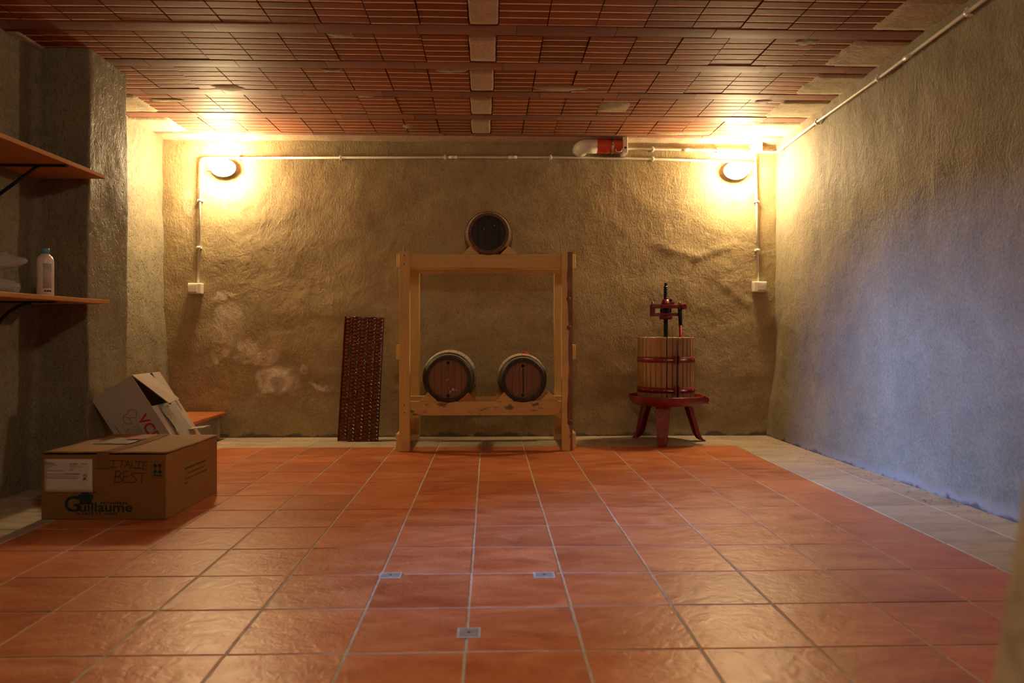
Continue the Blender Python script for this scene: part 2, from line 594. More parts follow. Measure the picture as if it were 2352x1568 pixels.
# dusty cut tiles round the edges
d_full = tile_mesh('floor_tile', M_dusty, T, T)
d_cutx = tile_mesh('floor_tile', M_dusty, .24, T)
d_cuty = tile_mesh('floor_tile', M_dusty, T, .22)
d_cutxy = tile_mesh('floor_tile', M_dusty, .24, .22)
for j in range(-1, 12):
    y = GY0 + (j + .5) * T
    put_tile(d_full, XR + T / 2, y); put_tile(d_cutx, XR + T + .12, y)
    put_tile(d_full, XL - T / 2, y); put_tile(d_cutx, XL - T - .12, y)
for i in range(-6, 6):
    x = GX0 + (i + .5) * T
    put_tile(d_full, x, YT + T / 2); put_tile(d_cuty, x, YT + T + .11)
for s, x in ((1, XR), (-1, XL)):
    put_tile(d_cuty, x + s * T / 2, YT + T + .11)
    put_tile(d_cutxy, x + s * (T + .12), YT + T + .11)

# ---- walls
def nz3(p, s, seed=0):
    return noise.noise(Vector((p[0] * s + seed, p[1] * s + seed * .7, p[2] * s - seed)))


def lump(p, seed=0):
    return .010 * nz3(p, 1.6, seed) + .006 * nz3(p, 5.0, seed + 3) + .0022 * nz3(p, 17, seed + 9)


def grid_mb(fn, us, vs_):
    mb = MB()
    pts = [fn(u, v) for v in vs_ for u in us]
    n = len(us)
    mb.add(pts, [(j * n + i, j * n + i + 1, (j + 1) * n + i + 1, (j + 1) * n + i)
                 for j in range(len(vs_) - 1) for i in range(n - 1)], 0, True)
    return mb


def lin(a, b, n): return [a + (b - a) * i / n for i in range(n + 1)]

ZS = lin(-.02, CEIL + .012, 84)

def f_back(u, v):
    p = Vector((u, YB, v))
    p.y += lump(p, 2) + .012 * max(0, 1 - v / .5)
    # hollow left by a plug low on the left, with a raised lip
    q = at(640, 885, YB)
    r = math.hypot(u - q.x, v - q.z)
    p.y += .022 * math.exp(-(r / .035) ** 2) - .006 * math.exp(-((r - .07) / .03) ** 2)
    # trowelled ridges on the right
    for (a, bb, c, d) in ((1600, 590, 1690, 560), (1500, 560, 1600, 590), (1660, 650, 1720, 700)):
        s, e = at(a, bb, YB), at(c, d, YB)
        w = Vector((e.x - s.x, e.z - s.z)); t = max(0, min(1, ((u - s.x) * w.x + (v - s.z) * w.y) / w.length_squared))
        dd = math.hypot(u - s.x - w.x * t, v - s.z - w.y * t)
        p.y -= .008 * math.exp(-(dd / .018) ** 2)
    return p

wall_back = tag(grid_mb(f_back, lin(-2.66, 2.42, 180), ZS).build('wall_back', M_back), kind='structure')

def right_x(Y, z):
    k = (Y - 3.2) / (5.85 - 3.2)
    top = 2.165 + (2.292 - 2.165) * k
    base = 2.30 + (2.212 - 2.30) * k
    mid = 2.26 + (2.285 - 2.26) * k
    if z < .62:
        s = z / .62; s = s * s * (3 - 2 * s)
        return base + (mid - base) * s
    s = (z - .62) / (CEIL - .62)
    return mid + (top - mid) * s

def f_right(u, v):
    p = Vector((right_x(u, v), u, v))
    p.x += lump(p, 7)
    q = Vector((0, 4.62, .335))
    r = math.hypot(u - 4.62, v - .335)
    p.x += .007 * math.exp(-((r - .045) / .014) ** 2)
    return p

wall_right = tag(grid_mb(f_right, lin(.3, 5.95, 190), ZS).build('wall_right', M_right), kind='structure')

# left wall with its pier: one outline swept upwards
def outline():
    pts = []
    def seg(a, b, n):
        for i in range(n): pts.append((a[0] + (b[0] - a[0]) * i / n, a[1] + (b[1] - a[1]) * i / n))
    def arc(c, r, a0, a1, n):
        for i in range(n): a = R(a0 + (a1 - a0) * i / n); pts.append((c[0] + r * math.cos(a), c[1] + r * math.sin(a)))
    r = .009
    XA, XP, Y0, Y1, XW = -2.43, -2.137, 4.0, 4.42, -2.55
    seg((XA - .32, 1.86), (XA - .02, 1.86), 6)
    arc((XA - .02, 1.88), .02, -90, 0, 4)
    seg((XA, 1.88), (XA, Y0 - .04), 70)
    arc((XA + .04, Y0 - .04), .04, 180, 90, 5)
    seg((XA + .04, Y0), (XP - r, Y0), 14)
    arc((XP - r, Y0 + r), r, -90, 0, 5)
    seg((XP, Y0 + r), (XP, Y1 - r), 18)
    arc((XP - r, Y1 - r), r, 0, 90, 5)
    seg((XP - r, Y1), (XW, Y1), 12)
    seg((XW, Y1), (XW, 5.95), 48)
    pts.append((XW, 5.95))
    return pts

OUT = outline()
def f_left(u, v):
    x, y = OUT[u]
    p = Vector((x, y, v))
    d = lump(p, 5)
    if y > 4.45 and x < -2.5:
        p.x += .10 * max(0, 1 - max(v, 0) / 1.3) ** 1.3
        d *= 1.3
    p.x += d; p.y += d * .6 if abs(y - 4.0) < .06 or abs(y - 4.42) < .05 else 0
    return p
wall_left = tag(grid_mb(f_left, list(range(len(OUT))), ZS).build('wall_left', M_left), kind='structure')

# front wall: the doorway the photograph is taken from, with a battered jamb on the right
def jamb_x(z): return .334 + .167 * (z - .598)
def jamb_mb():
    mb = MB()
    prof = [(2.45, .2), (.03, .2), (.012, .205), (.003, .22), (0, .25), (0, .45), (.003, .48), (.012, .495), (.03, .5), (2.45, .5)]
    zs = lin(0, CEIL + .02, 60)
    vs_ = []
    for z in zs:
        for k, (dx, y) in enumerate(prof):
            x = 2.45 if k in (0, len(prof) - 1) else jamb_x(z) + dx + .008 * noise.noise((z * 5, y * 4, 2)) + .003 * noise.noise((z * 21, y * 12, 2))
            vs_.append((x, y, z))
    n = len(prof)
    mb.add(vs_, [(j * n + i, j * n + i + 1, (j + 1) * n + i + 1, (j + 1) * n + i) for j in range(60) for i in range(n - 1)], 0, True)
    return mb
wf = jamb_mb()
wf.box(-2.6, -.75, .2, .5, 0, CEIL + .02)
wf.box(-.75, .30, .2, .5, 1.95, CEIL + .02)
tag(wf.build('wall_front', M_front), kind='structure')
# near end of the left wall: pier, lintel and sill of an unseen window, shaped to limit the daylight
wn = MB().box(-2.75, -2.43, .3, 1.1, 0, CEIL + .02)
wn.box(-2.75, -2.43, 1.1, 1.88, 1.65, CEIL + .02)
wn.box(-2.75, -2.43, 1.1, 1.88, 0, .80)
tag(wn.build('wall_left', M_left), kind='structure')

# ---- ceiling: slab, clay joists, ribbed clay blocks, concrete bands
ceiling = tag(MB().box(-2.75, 2.6, -.2, 6.1, CEIL + .03, CEIL + .16).build('ceiling', M_slab), kind='structure')
JW = .112
JOISTS = [3.706 + .5 * k for k in range(-6, 5)]
BLK = .241

def block_mesh(seed):
    rnd = random.Random(seed)
    w = BLK - rnd.choice((.005, .008, .012)); d = .5 - JW - .006
    mb = MB()
    prof = []       # (y, z, material of the strip that starts here)
    n = 5; g = .020
    y = -d / 2
    rib = (d - n * g) / n
    prof.append((y, .02, 0))
    for i in range(n):
        y0 = -d / 2 + i * (rib + g); y1 = y0 + rib
        prof += [(y0, .0004, 0), (y0 + .004, 0, 0), (y1, 0, 1), (y1 + g - .001, .0026, 0)]
    prof.append((d / 2, .02, 0))
    for k in range(len(prof) - 1):
        (ya, za, ma), (yb, zb, _) = prof[k], prof[k + 1]
        mi = ma
        mb.add([(-w / 2, ya, za), (w / 2, ya, za), (w / 2, yb, zb), (-w / 2, yb, zb)], [(0, 1, 2, 3)], mi)
    mb.add([(-w / 2, p[0], p[1]) for p in prof], [list(range(len(prof)))])
    mb.add([(w / 2, p[0], p[1]) for p in prof], [list(range(len(prof)))])
    return mb.mesh('clay_block', [M_clay, M_groove])

BLOCKS = [block_mesh(s) for s in range(4)]
RIBX0, RIBX1 = -.122, .022
joist_me = []
for s in range(3):
    ln = .5
    mb = MB()
    hw = JW / 2
    prof = [(-hw, .025), (-hw, .003), (-hw + .006, 0), (-.012, -.001), (.012, -.001), (hw - .006, 0), (hw, .003), (hw, .025)]
    mb.prism(prof, 'X', -ln / 2 + .0012, ln / 2 - .0012)
    joist_me.append(mb.mesh('joist_shell', M_joist))
for k, yj in enumerate(JOISTS):
    off = random.uniform(0, .5)
    x = -2.6 + off - .5
    while x < 2.45:
        if x > -2.95:
            link('joist_shell', random.choice(joist_me), ceiling,
                 (x + .25, yj + random.uniform(-.0015, .0015), CEIL - .0015 + random.uniform(-.001, .001)))
        x += .5


def conc_patch(name, x0, x1, y0, y1, jag, mat, z=CEIL - .001, seed=0, both=False):
    """concrete filled bay: irregular edges in x, a little lumpy below"""
    nx, ny = 16, 12
    mb = MB()
    pts = []
    for j in range(ny + 1):
        y = y0 + (y1 - y0) * j / ny
        e0 = jag * (noise.noise((y * 9, seed, 0)) + .6 * noise.noise((y * 31, seed, 4)))
        e1 = jag * (noise.noise((y * 9, seed, 9)) + .6 * noise.noise((y * 31, seed, 7))) if both else 0
        for i in range(nx + 1):
            t = i / nx
            x = (x0 + e0) * (1 - t) + (x1 + e1) * t
            edge = min(t, 1 - t, 1)
            zz = z - .004 + .0025 * noise.noise((x * 14, y * 14, seed)) + (.02 if (i == 0 or i == nx or j == 0 or j == ny) else 0)
            pts.append((x, y, zz))
    n = nx + 1
    mb.add(pts, [(j * n + i, j * n + i + 1, (j + 1) * n + i + 1, (j + 1) * n + i) for j in range(ny) for i in range(nx)], 0, True)
    return mb.build(name, mat, ceiling)

for k in range(len(JOISTS)):
    ya = JOISTS[k] + JW / 2
    yb = (JOISTS[k + 1] if k + 1 < len(JOISTS) else JOISTS[k] + .5) - JW / 2
    yc = JOISTS[k] + .25
    if yc > YB: break
    sk = -.018 * (yc - 4.6)
    x = RIBX0 + sk - .001
    while x - BLK > -2.62:
        link('clay_block', random.choice(BLOCKS), ceiling,
             (x - BLK / 2, yc + random.uniform(-.002, .002), CEIL + random.uniform(-.0015, .003)),
             (random.uniform(-.004, .004), random.uniform(-.006, .006), random.uniform(-.006, .006)))
        x -= BLK
    x = RIBX1 + sk + .001
    while x + BLK < 2.25:
        link('clay_block', random.choice(BLOCKS), ceiling,
             (x + BLK / 2, yc + random.uniform(-.002, .002), CEIL + random.uniform(-.0015, .003)),
             (random.uniform(-.004, .004), random.uniform(-.006, .006), random.uniform(-.006, .006)))
        x += BLK
    conc_patch('concrete_rib', RIBX0 + sk - .003, RIBX1 + sk + .003, ya + .002, yb - .002, .006, M_conc_rib, CEIL, k + 20, True)
    conc_patch('concrete_infill', 1.90 + random.uniform(-.02, .02), 2.42, ya + .002, yb - .002, .018, M_conc, CEIL - .004, k)
    if yc > 4.4:
        conc_patch('concrete_infill', -2.62, -2.265, ya + .002, yb - .002, .004, M_conc, CEIL - .004, k + 50, True)
    else:
        conc_patch('concrete_infill', -2.62, -2.36, ya + .002, yb - .002, .004, M_conc, CEIL - .004, k + 50, True)
# edge strip against the back wall
mb = MB()
nx = 120
pts = []
for i in range(nx + 1):
    x = -2.55 + 4.9 * i / nx
    w = .006 * noise.noise((x * 6, 0, 1)) + .004 * noise.noise((x * 25, 0, 1))
    pts += [(x, 5.70 + w * 1.5, CEIL + .004), (x, 5.71 + w * 1.5, CEIL - .008 + w), (x, 5.80, CEIL - .012 + w), (x, 5.86, CEIL - .02 + w)]
mb.add(pts, [(i * 4 + j, i * 4 + j + 1, (i + 1) * 4 + j + 1, (i + 1) * 4 + j) for i in range(nx) for j in range(3)], 0, True)
mb.build('mortar_edge', M_conc_rib, ceiling)

# mortar smears on the ceiling
def smear(px, py, rx, ry, seed, mat=M_cem_dark, rect=False):
    c = atz(px, py, CEIL - .006)
    n = 26
    mb = MB()
    ring = []
    for i in range(n):
        a = 2 * math.pi * i / n
        k = 1 + .35 * noise.noise((math.cos(a) * 1.6 + seed * 3, math.sin(a) * 1.6, seed))
        if rect:
            k = (.92 + .1 * noise.noise((i * .9, seed, 0))) / max(abs(math.cos(a)), abs(math.sin(a)))
        ring.append((c.x + rx * k * math.cos(a), c.y + ry * k * math.sin(a)))
    pts = [(x, y, CEIL + .006) for x, y in ring]
    pts += [(c.x + (x - c.x) * .8, c.y + (y - c.y) * .8, CEIL - .0018 + .0010 * noise.noise((x * 30, y * 30, 0))) for x, y in ring]
    pts.append((c.x, c.y, CEIL - .0022))
    mb.add(pts, [(i, (i + 1) % n, n + (i + 1) % n, n + i) for i in range(n)] + [(n + i, n + (i + 1) % n, 2 * n) for i in range(n)], 0, True)
    mb.build('mortar_smear', mat, ceiling)

M_smear_pale = plaster_mat('pale_mortar', (.34, .27, .18), (.46, .37, .25), rough=.9, spec=.15)
smear(1288, 205, .20, .045, 1, M_smear_pale)
smear(1410, 248, .125, .13, 2, M_smear_pale, True)
smear(522, 203, .125, .075, 3, M_smear_pale)
smear(385, 232, .13, .04, 4, M_smear_pale)
smear(782, 82, .07, .05, 5)
smear(1035, 163, .12, .05, 6)
smear(762, 164, .06, .03, 7)
smear(838, 222, .07, .04, 8)
smear(937, 293, .045, .06, 9)
smear(1855, 97, .07, .06, 10)
smear(1756, 235, .06, .05, 11)
smear(1570, 308, .24, .05, 12, M_smear_pale)
smear(850, 268, .05, .03, 13)

# ---- corner step of masonry with a clay tread
st = thing('corner_step', 'low masonry step with terracotta tread in far left corner', 'step', (-2.26, 5.14, 0))
mb = MB().box(-.185, .16, -.64, .67, .001, .18); mb.build('step_block', M_cement, st, .012)
n = 4
for i in range(n):
    y0 = -.66 + 1.33 * i / n; y1 = -.66 + 1.33 * (i + 1) / n - .004
    tr = MB().box(-.185, .205, y0, y1, .181, .209)
    tr.build('tread_tile', M_tile, st, .009, 3)

# ================================================================ LIGHTING FIXTURES, CONDUITS
def clip_mesh(c, d, r, name, parent):
    """saddle clip round the conduit at c; d is the direction of the conduit"""
    d = Vector(d).normalized()
    mb = MB()
    mb.tube([Vector(c) - d * .009, Vector(c) + d * .009], r + .0045, 10)
    return mb.build(name, M_pvc, parent, .001)


def conduit(label, pts, clips=(), couplings=(), r=.0088, group='white plastic conduits'):
    base = Vector(pts[0])
    o = thing('conduit', label, 'conduit', base, group=group)
    loc = [Vector(p) - base for p in pts]
    MB().tube(loc, r, 12).build('tube', M_pvc, o)
    def near(p):
        best = None
        for a, b_ in zip(loc[:-1], loc[1:]):
            w = b_ - a; t = max(0, min(1, (p - a).dot(w) / w.length_squared)); q = a + w * t
            if best is None or (q - p).length < best[0]: best = ((q - p).length, q, w)
        return best[1], best[2]
    for c in clips:
        q, w = near(Vector(c) - base)
        w = w.normalized()
        side = w.cross(Vector((0, 1, 0)) if abs(w.y) < .7 else Vector((1, 0, 0))).normalized()
        mb = MB().tube([q - w * .008, q + w * .008], r + .0045, 12)
        bk = Vector((0, 1, 0)) if abs(w.y) < .7 else Vector((1, 0, 0))
        for s in (-1, 1):
            e = q + side * s * (r + .006)
            vs_ = []
            for a in (-.008, .008):
                for sx in (-.004, .004):
                    for d_ in (-.006, r + .010):
                        vs_.append(e + w * a + side * sx + bk * d_)
            mb.add(vs_, [(0, 1, 3, 2), (4, 5, 7, 6), (0, 1, 5, 4), (2, 3, 7, 6), (0, 2, 6, 4), (1, 3, 7, 5)])
        tag(mb.build('saddle_clip', M_pvc, o))
    for c in couplings:
        q, w = near(Vector(c) - base)
        w = w.normalized()
        MB().tube([q - w * .032, q + w * .032], r + .0028, 12).build('coupling', M_pvc, o)
    return o

YC = YB - .022
def aw(px, py): return at(px, py, YC)

def bend(a, c, b_, r=.035, n=6):
    """corner c between a and b_ rounded"""
    a, c, b_ = Vector(a), Vector(c), Vector(b_)
    p = c + (a - c).normalized() * r; q = c + (b_ - c).normalized() * r
    return [p.lerp(c, i / n).lerp(c.lerp(q, i / n), i / n) for i in range(n + 1)]

A, B, C = aw(455, 649), aw(462, 363), aw(545, 363)
conduit('white conduit rising from left switch box and bending right above left lamp',
        [A] + bend(A, B, C) + [C], [aw(459, 460), aw(456, 568)], [])
conduit('long white conduit crossing the back wall between the two lamps',
        [C + Vector((.002, 0, 0)), aw(1022, 361), aw(1265, 361), aw(1500, 365), aw(1729, 373)],
        [C + Vector((.008, 0, 0)), aw(782, 360.5), aw(1022, 361), aw(1265, 361), aw(1500, 365)], [aw(1178, 361), aw(1040, 361)])
conduit('short upper white conduit between red duct fan and junction box',
        [aw(1441, 342), aw(1500, 342.5), aw(1650, 345), aw(1722, 348)], [aw(1500, 342.5), aw(1648, 345)], [aw(1575, 343.5)])
conduit('white conduit dropping from junction box to right socket',
        [aw(1735, 356), aw(1738, 470), aw(1741, 648)], [aw(1737.5, 463), aw(1740, 574)], [])
# along the right wall
def rw(px, py):
    """point just off the right wall seen at this place"""
    d = ray(px, py); s = 2.2 / d.x
    for _ in range(12):
        s = (right_x(d.y * s, CAMH + d.z * s) - .03) / d.x
    return Vector((d.x * s, d.y * s, CAMH + d.z * s))
e0, e1, e2 = aw(1748, 349), aw(1783, 350), rw(1793, 343)
far = rw(2222, 28)
w2 = (rw(2222, 28) - rw(2017, 180)).normalized()
conduit('white conduit running along the top of the right wall towards the viewer',
        [e0] + bend(e0, e1, e2, .03) + [e2, rw(1876, 280), rw(2017, 180), far, far + w2 * .9],
        [e2, rw(1876, 280), rw(2017, 180), rw(2222, 28)], [rw(2085, 131)], r=.0095)

def small_box(name, label, cat, px, py, w, h, d):
    c = at(px, py, YB - .004)
    return thing(name, label, cat, (c.x, YB - .004, c.z)), w, h, d

# junction box
o, w, h, d = small_box('junction_box', 'square white junction box near the ceiling at right corner', 'junction box', 1735, 341, .078, .078, .05)
MB().box(-w / 2, w / 2, -d + .012, .02, -h / 2, h / 2).build('box_body', M_pvc, o, .004)
MB().box(-w / 2 - .002, w / 2 + .002, -d - .002, -d + .0115, -h / 2 - .002, h / 2 + .002).build('lid', M_pvc, o, .004)
MB().tube([(-w / 2 - .02, -.022, .01), (-w / 2 + .002, -.022, .01)], [.006, .016], 12).build('knockout_plug', M_pvc, o)

# switch on the left
o, w, h, d = small_box('light_switch', 'white surface light switch box on left of back wall', 'switch', 452, 663, .105, .084, .055)
MB().box(-w / 2, w / 2, -d + .006, .02, -h / 2, h / 2).build('box_body', M_pvc, o, .007)
MB().box(-w / 2 + .003, w / 2 - .028, -d - .001, -d + .0058, -h / 2 + .006, h / 2 - .008).build('face_frame', M_pvc_grey, o, .002)
MB().box(-w / 2 + .009, w / 2 - .034, -d - .004, -d - .0012, -h / 2 + .016, h / 2 - .015).build('rocker', M_pvc, o, .0015)
for i in range(3):
    MB().tube([(w / 2 - .040, -d - .0045, -.014 + i * .013), (w / 2 - .040, -d - .003, -.014 + i * .013)], .002, 8).build('mark', M_inkgrey, o)
# socket on the right
o, w, h, d = small_box('power_socket', 'white surface power socket on right of back wall', 'socket', 1742, 659, .105, .084, .055)
MB().box(-w / 2, w / 2, -d + .006, .02, -h / 2, h / 2).build('box_body', M_pvc, o, .007)
MB().box(-w / 2 + .026, w / 2 - .003, -d - .001, -d + .0058, -h / 2 + .008, h / 2 - .008).build('face_frame', M_pvc_grey, o, .002)
MB().box(-w / 2 + .032, w / 2 - .010, -d - .003, -d - .0012, -h / 2 + .018, h / 2 - .016).build('socket_face', M_pvc, o, .001)
for i in range(3):
    MB().tube([(-.006 + i * .010, -d - .0035, 0), (-.006 + i * .010, -d - .002, 0)], .0022, 8).build('pin_hole', M_black, o)
    MB().tube([(.034, -d - .0035, -.010 + i * .010), (.034, -d - .002, -.010 + i * .010)], .0022, 8).build('pin_hole', M_black, o)

# oval bulkhead lamps
def lamp(c, label, side, glass, rz=0.0):
    o = thing('wall_lamp', label, 'lamp', c, (0, 0, rz), group='oval wall lamps')
    a, bb = .088, .062
    def ov(prof, n=36, sm=True):
        mb = MB(); vs_ = []
        for (k, y) in prof:
            for i in range(n):
                an = 2 * math.pi * i / n
                vs_.append((a * k * math.cos(an), y, bb * k * math.sin(an)))
        fs = [(j * n + i, j * n + (i + 1) % n, (j + 1) * n + (i + 1) % n, (j + 1) * n + i) for j in range(len(prof) - 1) for i in range(n)]
        mb.add(vs_, fs, 0, sm)
        mb.add(vs_, [[(len(prof) - 1) * n + i for i in range(n)]], 0, sm)
        mb.add(vs_, [[i for i in range(n)][::-1]], 0, sm)
        return mb
    ov([(.80, .015), (.80, -.01), (.76, -.048), (.70, -.0505)]).build('lamp_base', M_pvc, o)
    ov([(.70, -.0592), (.92, -.064), (1.0, -.080), (.99, -.115), (.90, -.143), (.72, -.165), (.40, -.178)]).build('glass_dome', glass, o)
    ov([(1.05, -.051), (1.13, -.053), (1.13, -.056), (1.05, -.0588)]).build('rim', M_pvc, o)
    MB().tube([(side * (a - .002), -.018, -.006), (side * (a + .042), -.018, -.008)], .0095, 10).build('cable_gland', M_pvc, o)
    return o

def on_wall(px, py):
    c = at(px, py, YB - .11); c.y = YB - .004
    return c
lamp(on_wall(507, 382), 'lit oval wall lamp in the left corner of back wall', -1, M_glass)
lamp(on_wall(1695, 389), 'lit oval wall lamp in the right corner of back wall', 1, M_glass)
lamp(Vector((-.05, .504, 2.22)), 'lit oval wall lamp above the doorway behind the viewer', 1, M_glass_front, math.pi)

# in-line duct fan
YF = YB - .092
p0 = at(1370, 336, YF); p1 = at(1428, 338, YF)
o = thing('duct_fan', 'white elbow and orange-red duct fan hung under the ceiling', 'fan', (p0.x, YF, p0.z))
RF = .052
Lr = p1.x - p0.x
MB().lathe([(RF + .003, 0), (RF + .003, .06), (RF + .0055, .075), (RF + .0055, .085), (RF + .002, .10), (RF + .002, Lr)], 32, 'X').build('red_pipe', M_orange, o)
MB().lathe([(RF + .0065, .112), (RF + .0065, .128), (RF + .003, .128), (RF + .003, .112)], 32, 'X', closed=True).build('clamp_band', M_steel, o)
MB().box(.113, .127, -RF - .018, -RF - .004, -.006, .008).build('clamp_screw', M_steel, o, .002)
pth = [(0.004, 0, 0), (-.06, 0, 0)] + [(-.06 - .06 * math.sin(R(a)), .06 - .06 * math.cos(R(a)), -.012 * (1 - math.cos(R(a)))) for a in range(10, 91, 10)] + [(-.12, .11, -.014)]
MB().tube(pth, RF + .003, 28).build('elbow_pipe', M_pvc, o)
MB().lathe([(RF + .005, .07), (RF + .007, .076), (RF + .007, .088), (RF + .005, .094)], 28, 'Y', (-.12, 0, -.012)).build('elbow_collar', M_pvc, o)
zt = at(1434, 318, YF).z - p0.z; zb = at(1434, 355, YF).z - p0.z
MB().box(Lr, Lr + .038, -.062, .085, zb, zt).build('end_plate', M_pvc, o, .006)
MB().box(Lr + .010, Lr + .026, -.0655, -.061, zb + .032, zb + .046).build('pilot_light', M_black, o, .001)
cb = [(Lr - .005, -.055, zb + .035), (Lr - .012, -.062, zb + .012), (Lr - .035, -.065, zb + .004), (Lr - .052, -.06, zb + .012), (Lr - .054, -.05, zb + .028), (Lr - .050, -.03, zb + .034)]
MB().tube(cb, .0035, 8).build('cable_loop', M_pvc, o)
MB().tube([(Lr + .035, .04, .0), (Lr + .060, .068, -.018)], .003, 8).build('supply_cable', M_pvc, o)

# ================================================================ BARREL RACK
def board(name, mat, par, x0, x1, y0, y1, z0, z1, bev=.003):
    c = Vector(((x0 + x1) / 2, (y0 + y1) / 2, (z0 + z1) / 2))
    o = MB().box(x0 - c.x, x1 - c.x, y0 - c.y, y1 - c.y, z0 - c.z, z1 - c.z).build(name, mat, par, bev)
    o.location = c
    return o

RX, RY = -.024, 5.39
rack = thing('barrel_rack', 'pine timber barrel rack standing against the back wall', 'rack', (RX, RY, 0))
pw = .072
xl, xr = -.627 - RX, .579 - RX
yf, yr = 5.125 - RY, 5.64 - RY
# front posts; the right one keeps its wavy bark edge
board('post', M_pine['Z'], rack, xl, xl + pw, yf, yf + .05, .001, 1.389)
n = 46
mb = MB(); mbk = MB()
fl, bl_ = [], []
for i in range(n + 1):
    z = .001 + 1.387 * i / n
    w = .022 * noise.noise((z * 4.6, 1.3, 0)) + .006 * noise.noise((z * 11, 2, 0))
    cut = .045 + w
    fl.append((z, cut))
x0 = xr - pw - .004
vs_ = []; fs = []; mi = []
for (z, cut) in fl:
    vs_ += [(x0, yf, z), (x0 + cut, yf, z), (xr, yf + .016 + .006 * noise.noise((z * 8, 5, 0)), z), (xr, yf + .05, z), (x0, yf + .05, z)]
for i in range(n):
    for k in range(5):
        k2 = (k + 1) % 5
        fs.append((i * 5 + k, i * 5 + k2, (i + 1) * 5 + k2, (i + 1) * 5 + k)); mi.append(1 if k == 1 else 0)
mb.v = vs_; mb.f = [list(f) for f in fs]; mb.m = mi; mb.sm = [False] * len(fs)
mb.add(vs_, [(0, 4, 3, 2, 1), tuple(n * 5 + k for k in range(5))])
post_r = mb.build('post', [M_pine['Z'], M_bark], rack)
tag(post_r, 'post with a wavy bark edge')
for (kz, kx, rr) in ((.20, .055, .016), (.86, .050, .014), (1.06, .046, .013)):
    k = MB().lathe([(.0005, -.004), (rr * .5, -.0045), (rr, -.003), (rr * 1.25, .002)], 14, 'Y', (x0 + kx, yf, kz)).build('knot', M_bark, rack)
# rear posts
board('post', M_pine['Z'], rack, xl + .018, xl + .09, yr, yr + .05, .001, 1.375)
board('post', M_pine['Z'], rack, xr - .085, xr - .012, yr, yr + .05, .001, 1.375)
# rails
zt0, zt1 = 1.281, 1.376
board('front_top_rail', M_pine['X'], rack, xl - .026, xr + .028, yf + .052, yf + .094, zt0, zt1)
board('rear_top_rail', M_pine['X'], rack, xl - .02, xr + .02, yr - .044, yr - .002, zt0 - .005, zt1)
zb0, zb1 = .245, .344
board('front_bottom_rail', M_pine_stain, rack, xl + pw - .07, xr - .02, yf + .052, yf + .094, zb0, zb1)
board('rear_bottom_rail', M_pine['X'], rack, xl + .02, xr - .02, yr - .044, yr - .002, zb0, zb1)
# side rails nailed on the outside of the posts
for s, x in ((-1, xl - .026), (1, xr + .001)):
    for z0 in (.02, .64):
        board('side_rail', M_pine['Y'], rack, x, x + .025, yf + .03, yr + .05, z0, z0 + .10)
# wedges
def wedge(xc, z, y0, y1, w=.128, h=.064, mat=None):
    mb = MB().prism([(-w / 2, 0), (w / 2, 0), (.002, h), (-.002, h)], 'Y', 0, y1 - y0)
    o = mb.build('wedge', mat or M_pine['X'], rack, .0015)
    o.location = (xc, y0, z)
    return o
def wx(px, yy): return at(px, 900, RY + yy).x - RX
yfr = (yf + .052, yf + .094); yrr = (yr - .044, yr - .002)
for i, px in enumerate((984, 1073, 1159, 1261)):
    x = wx(px, yfr[0])
    wedge(x, zb1 + .0006, *yfr, mat=M_pine_red if i == 1 else None)
    wedge(x, zb1 + .0006, *yrr, h=.055)
for px in (1082, 1168):
    x = at(px, 570, RY + yfr[0]).x - RX
    wedge(x, zt1 + .0006, *yfr, w=.118, h=.058)
    wedge(x, zt1 + .0006, *yrr, w=.118, h=.05)
# screws on the rails and posts
def screw(x, y, z, m=M_steel):
    o = MB().lathe([(.0001, -.0025), (.003, -.002), (.0042, .0005)], 10, 'Y').build('screw', m, rack)
    o.location = (x, y, z)
for z in (1.36, 1.30, .32, .27):
    screw(xl + .035, yf - .0002, z, M_black); screw(xr - .03, yf + .001, z, M_black)
screw(xl + pw + .03, yr - .0442, zt0 + .02); screw(xr - pw - .03, yr - .0442, zt0 + .02)
screw(xl + pw + .03, yr - .0442, zb1 - .012); screw(xr - pw - .02, yr - .0442, zb1 - .012)

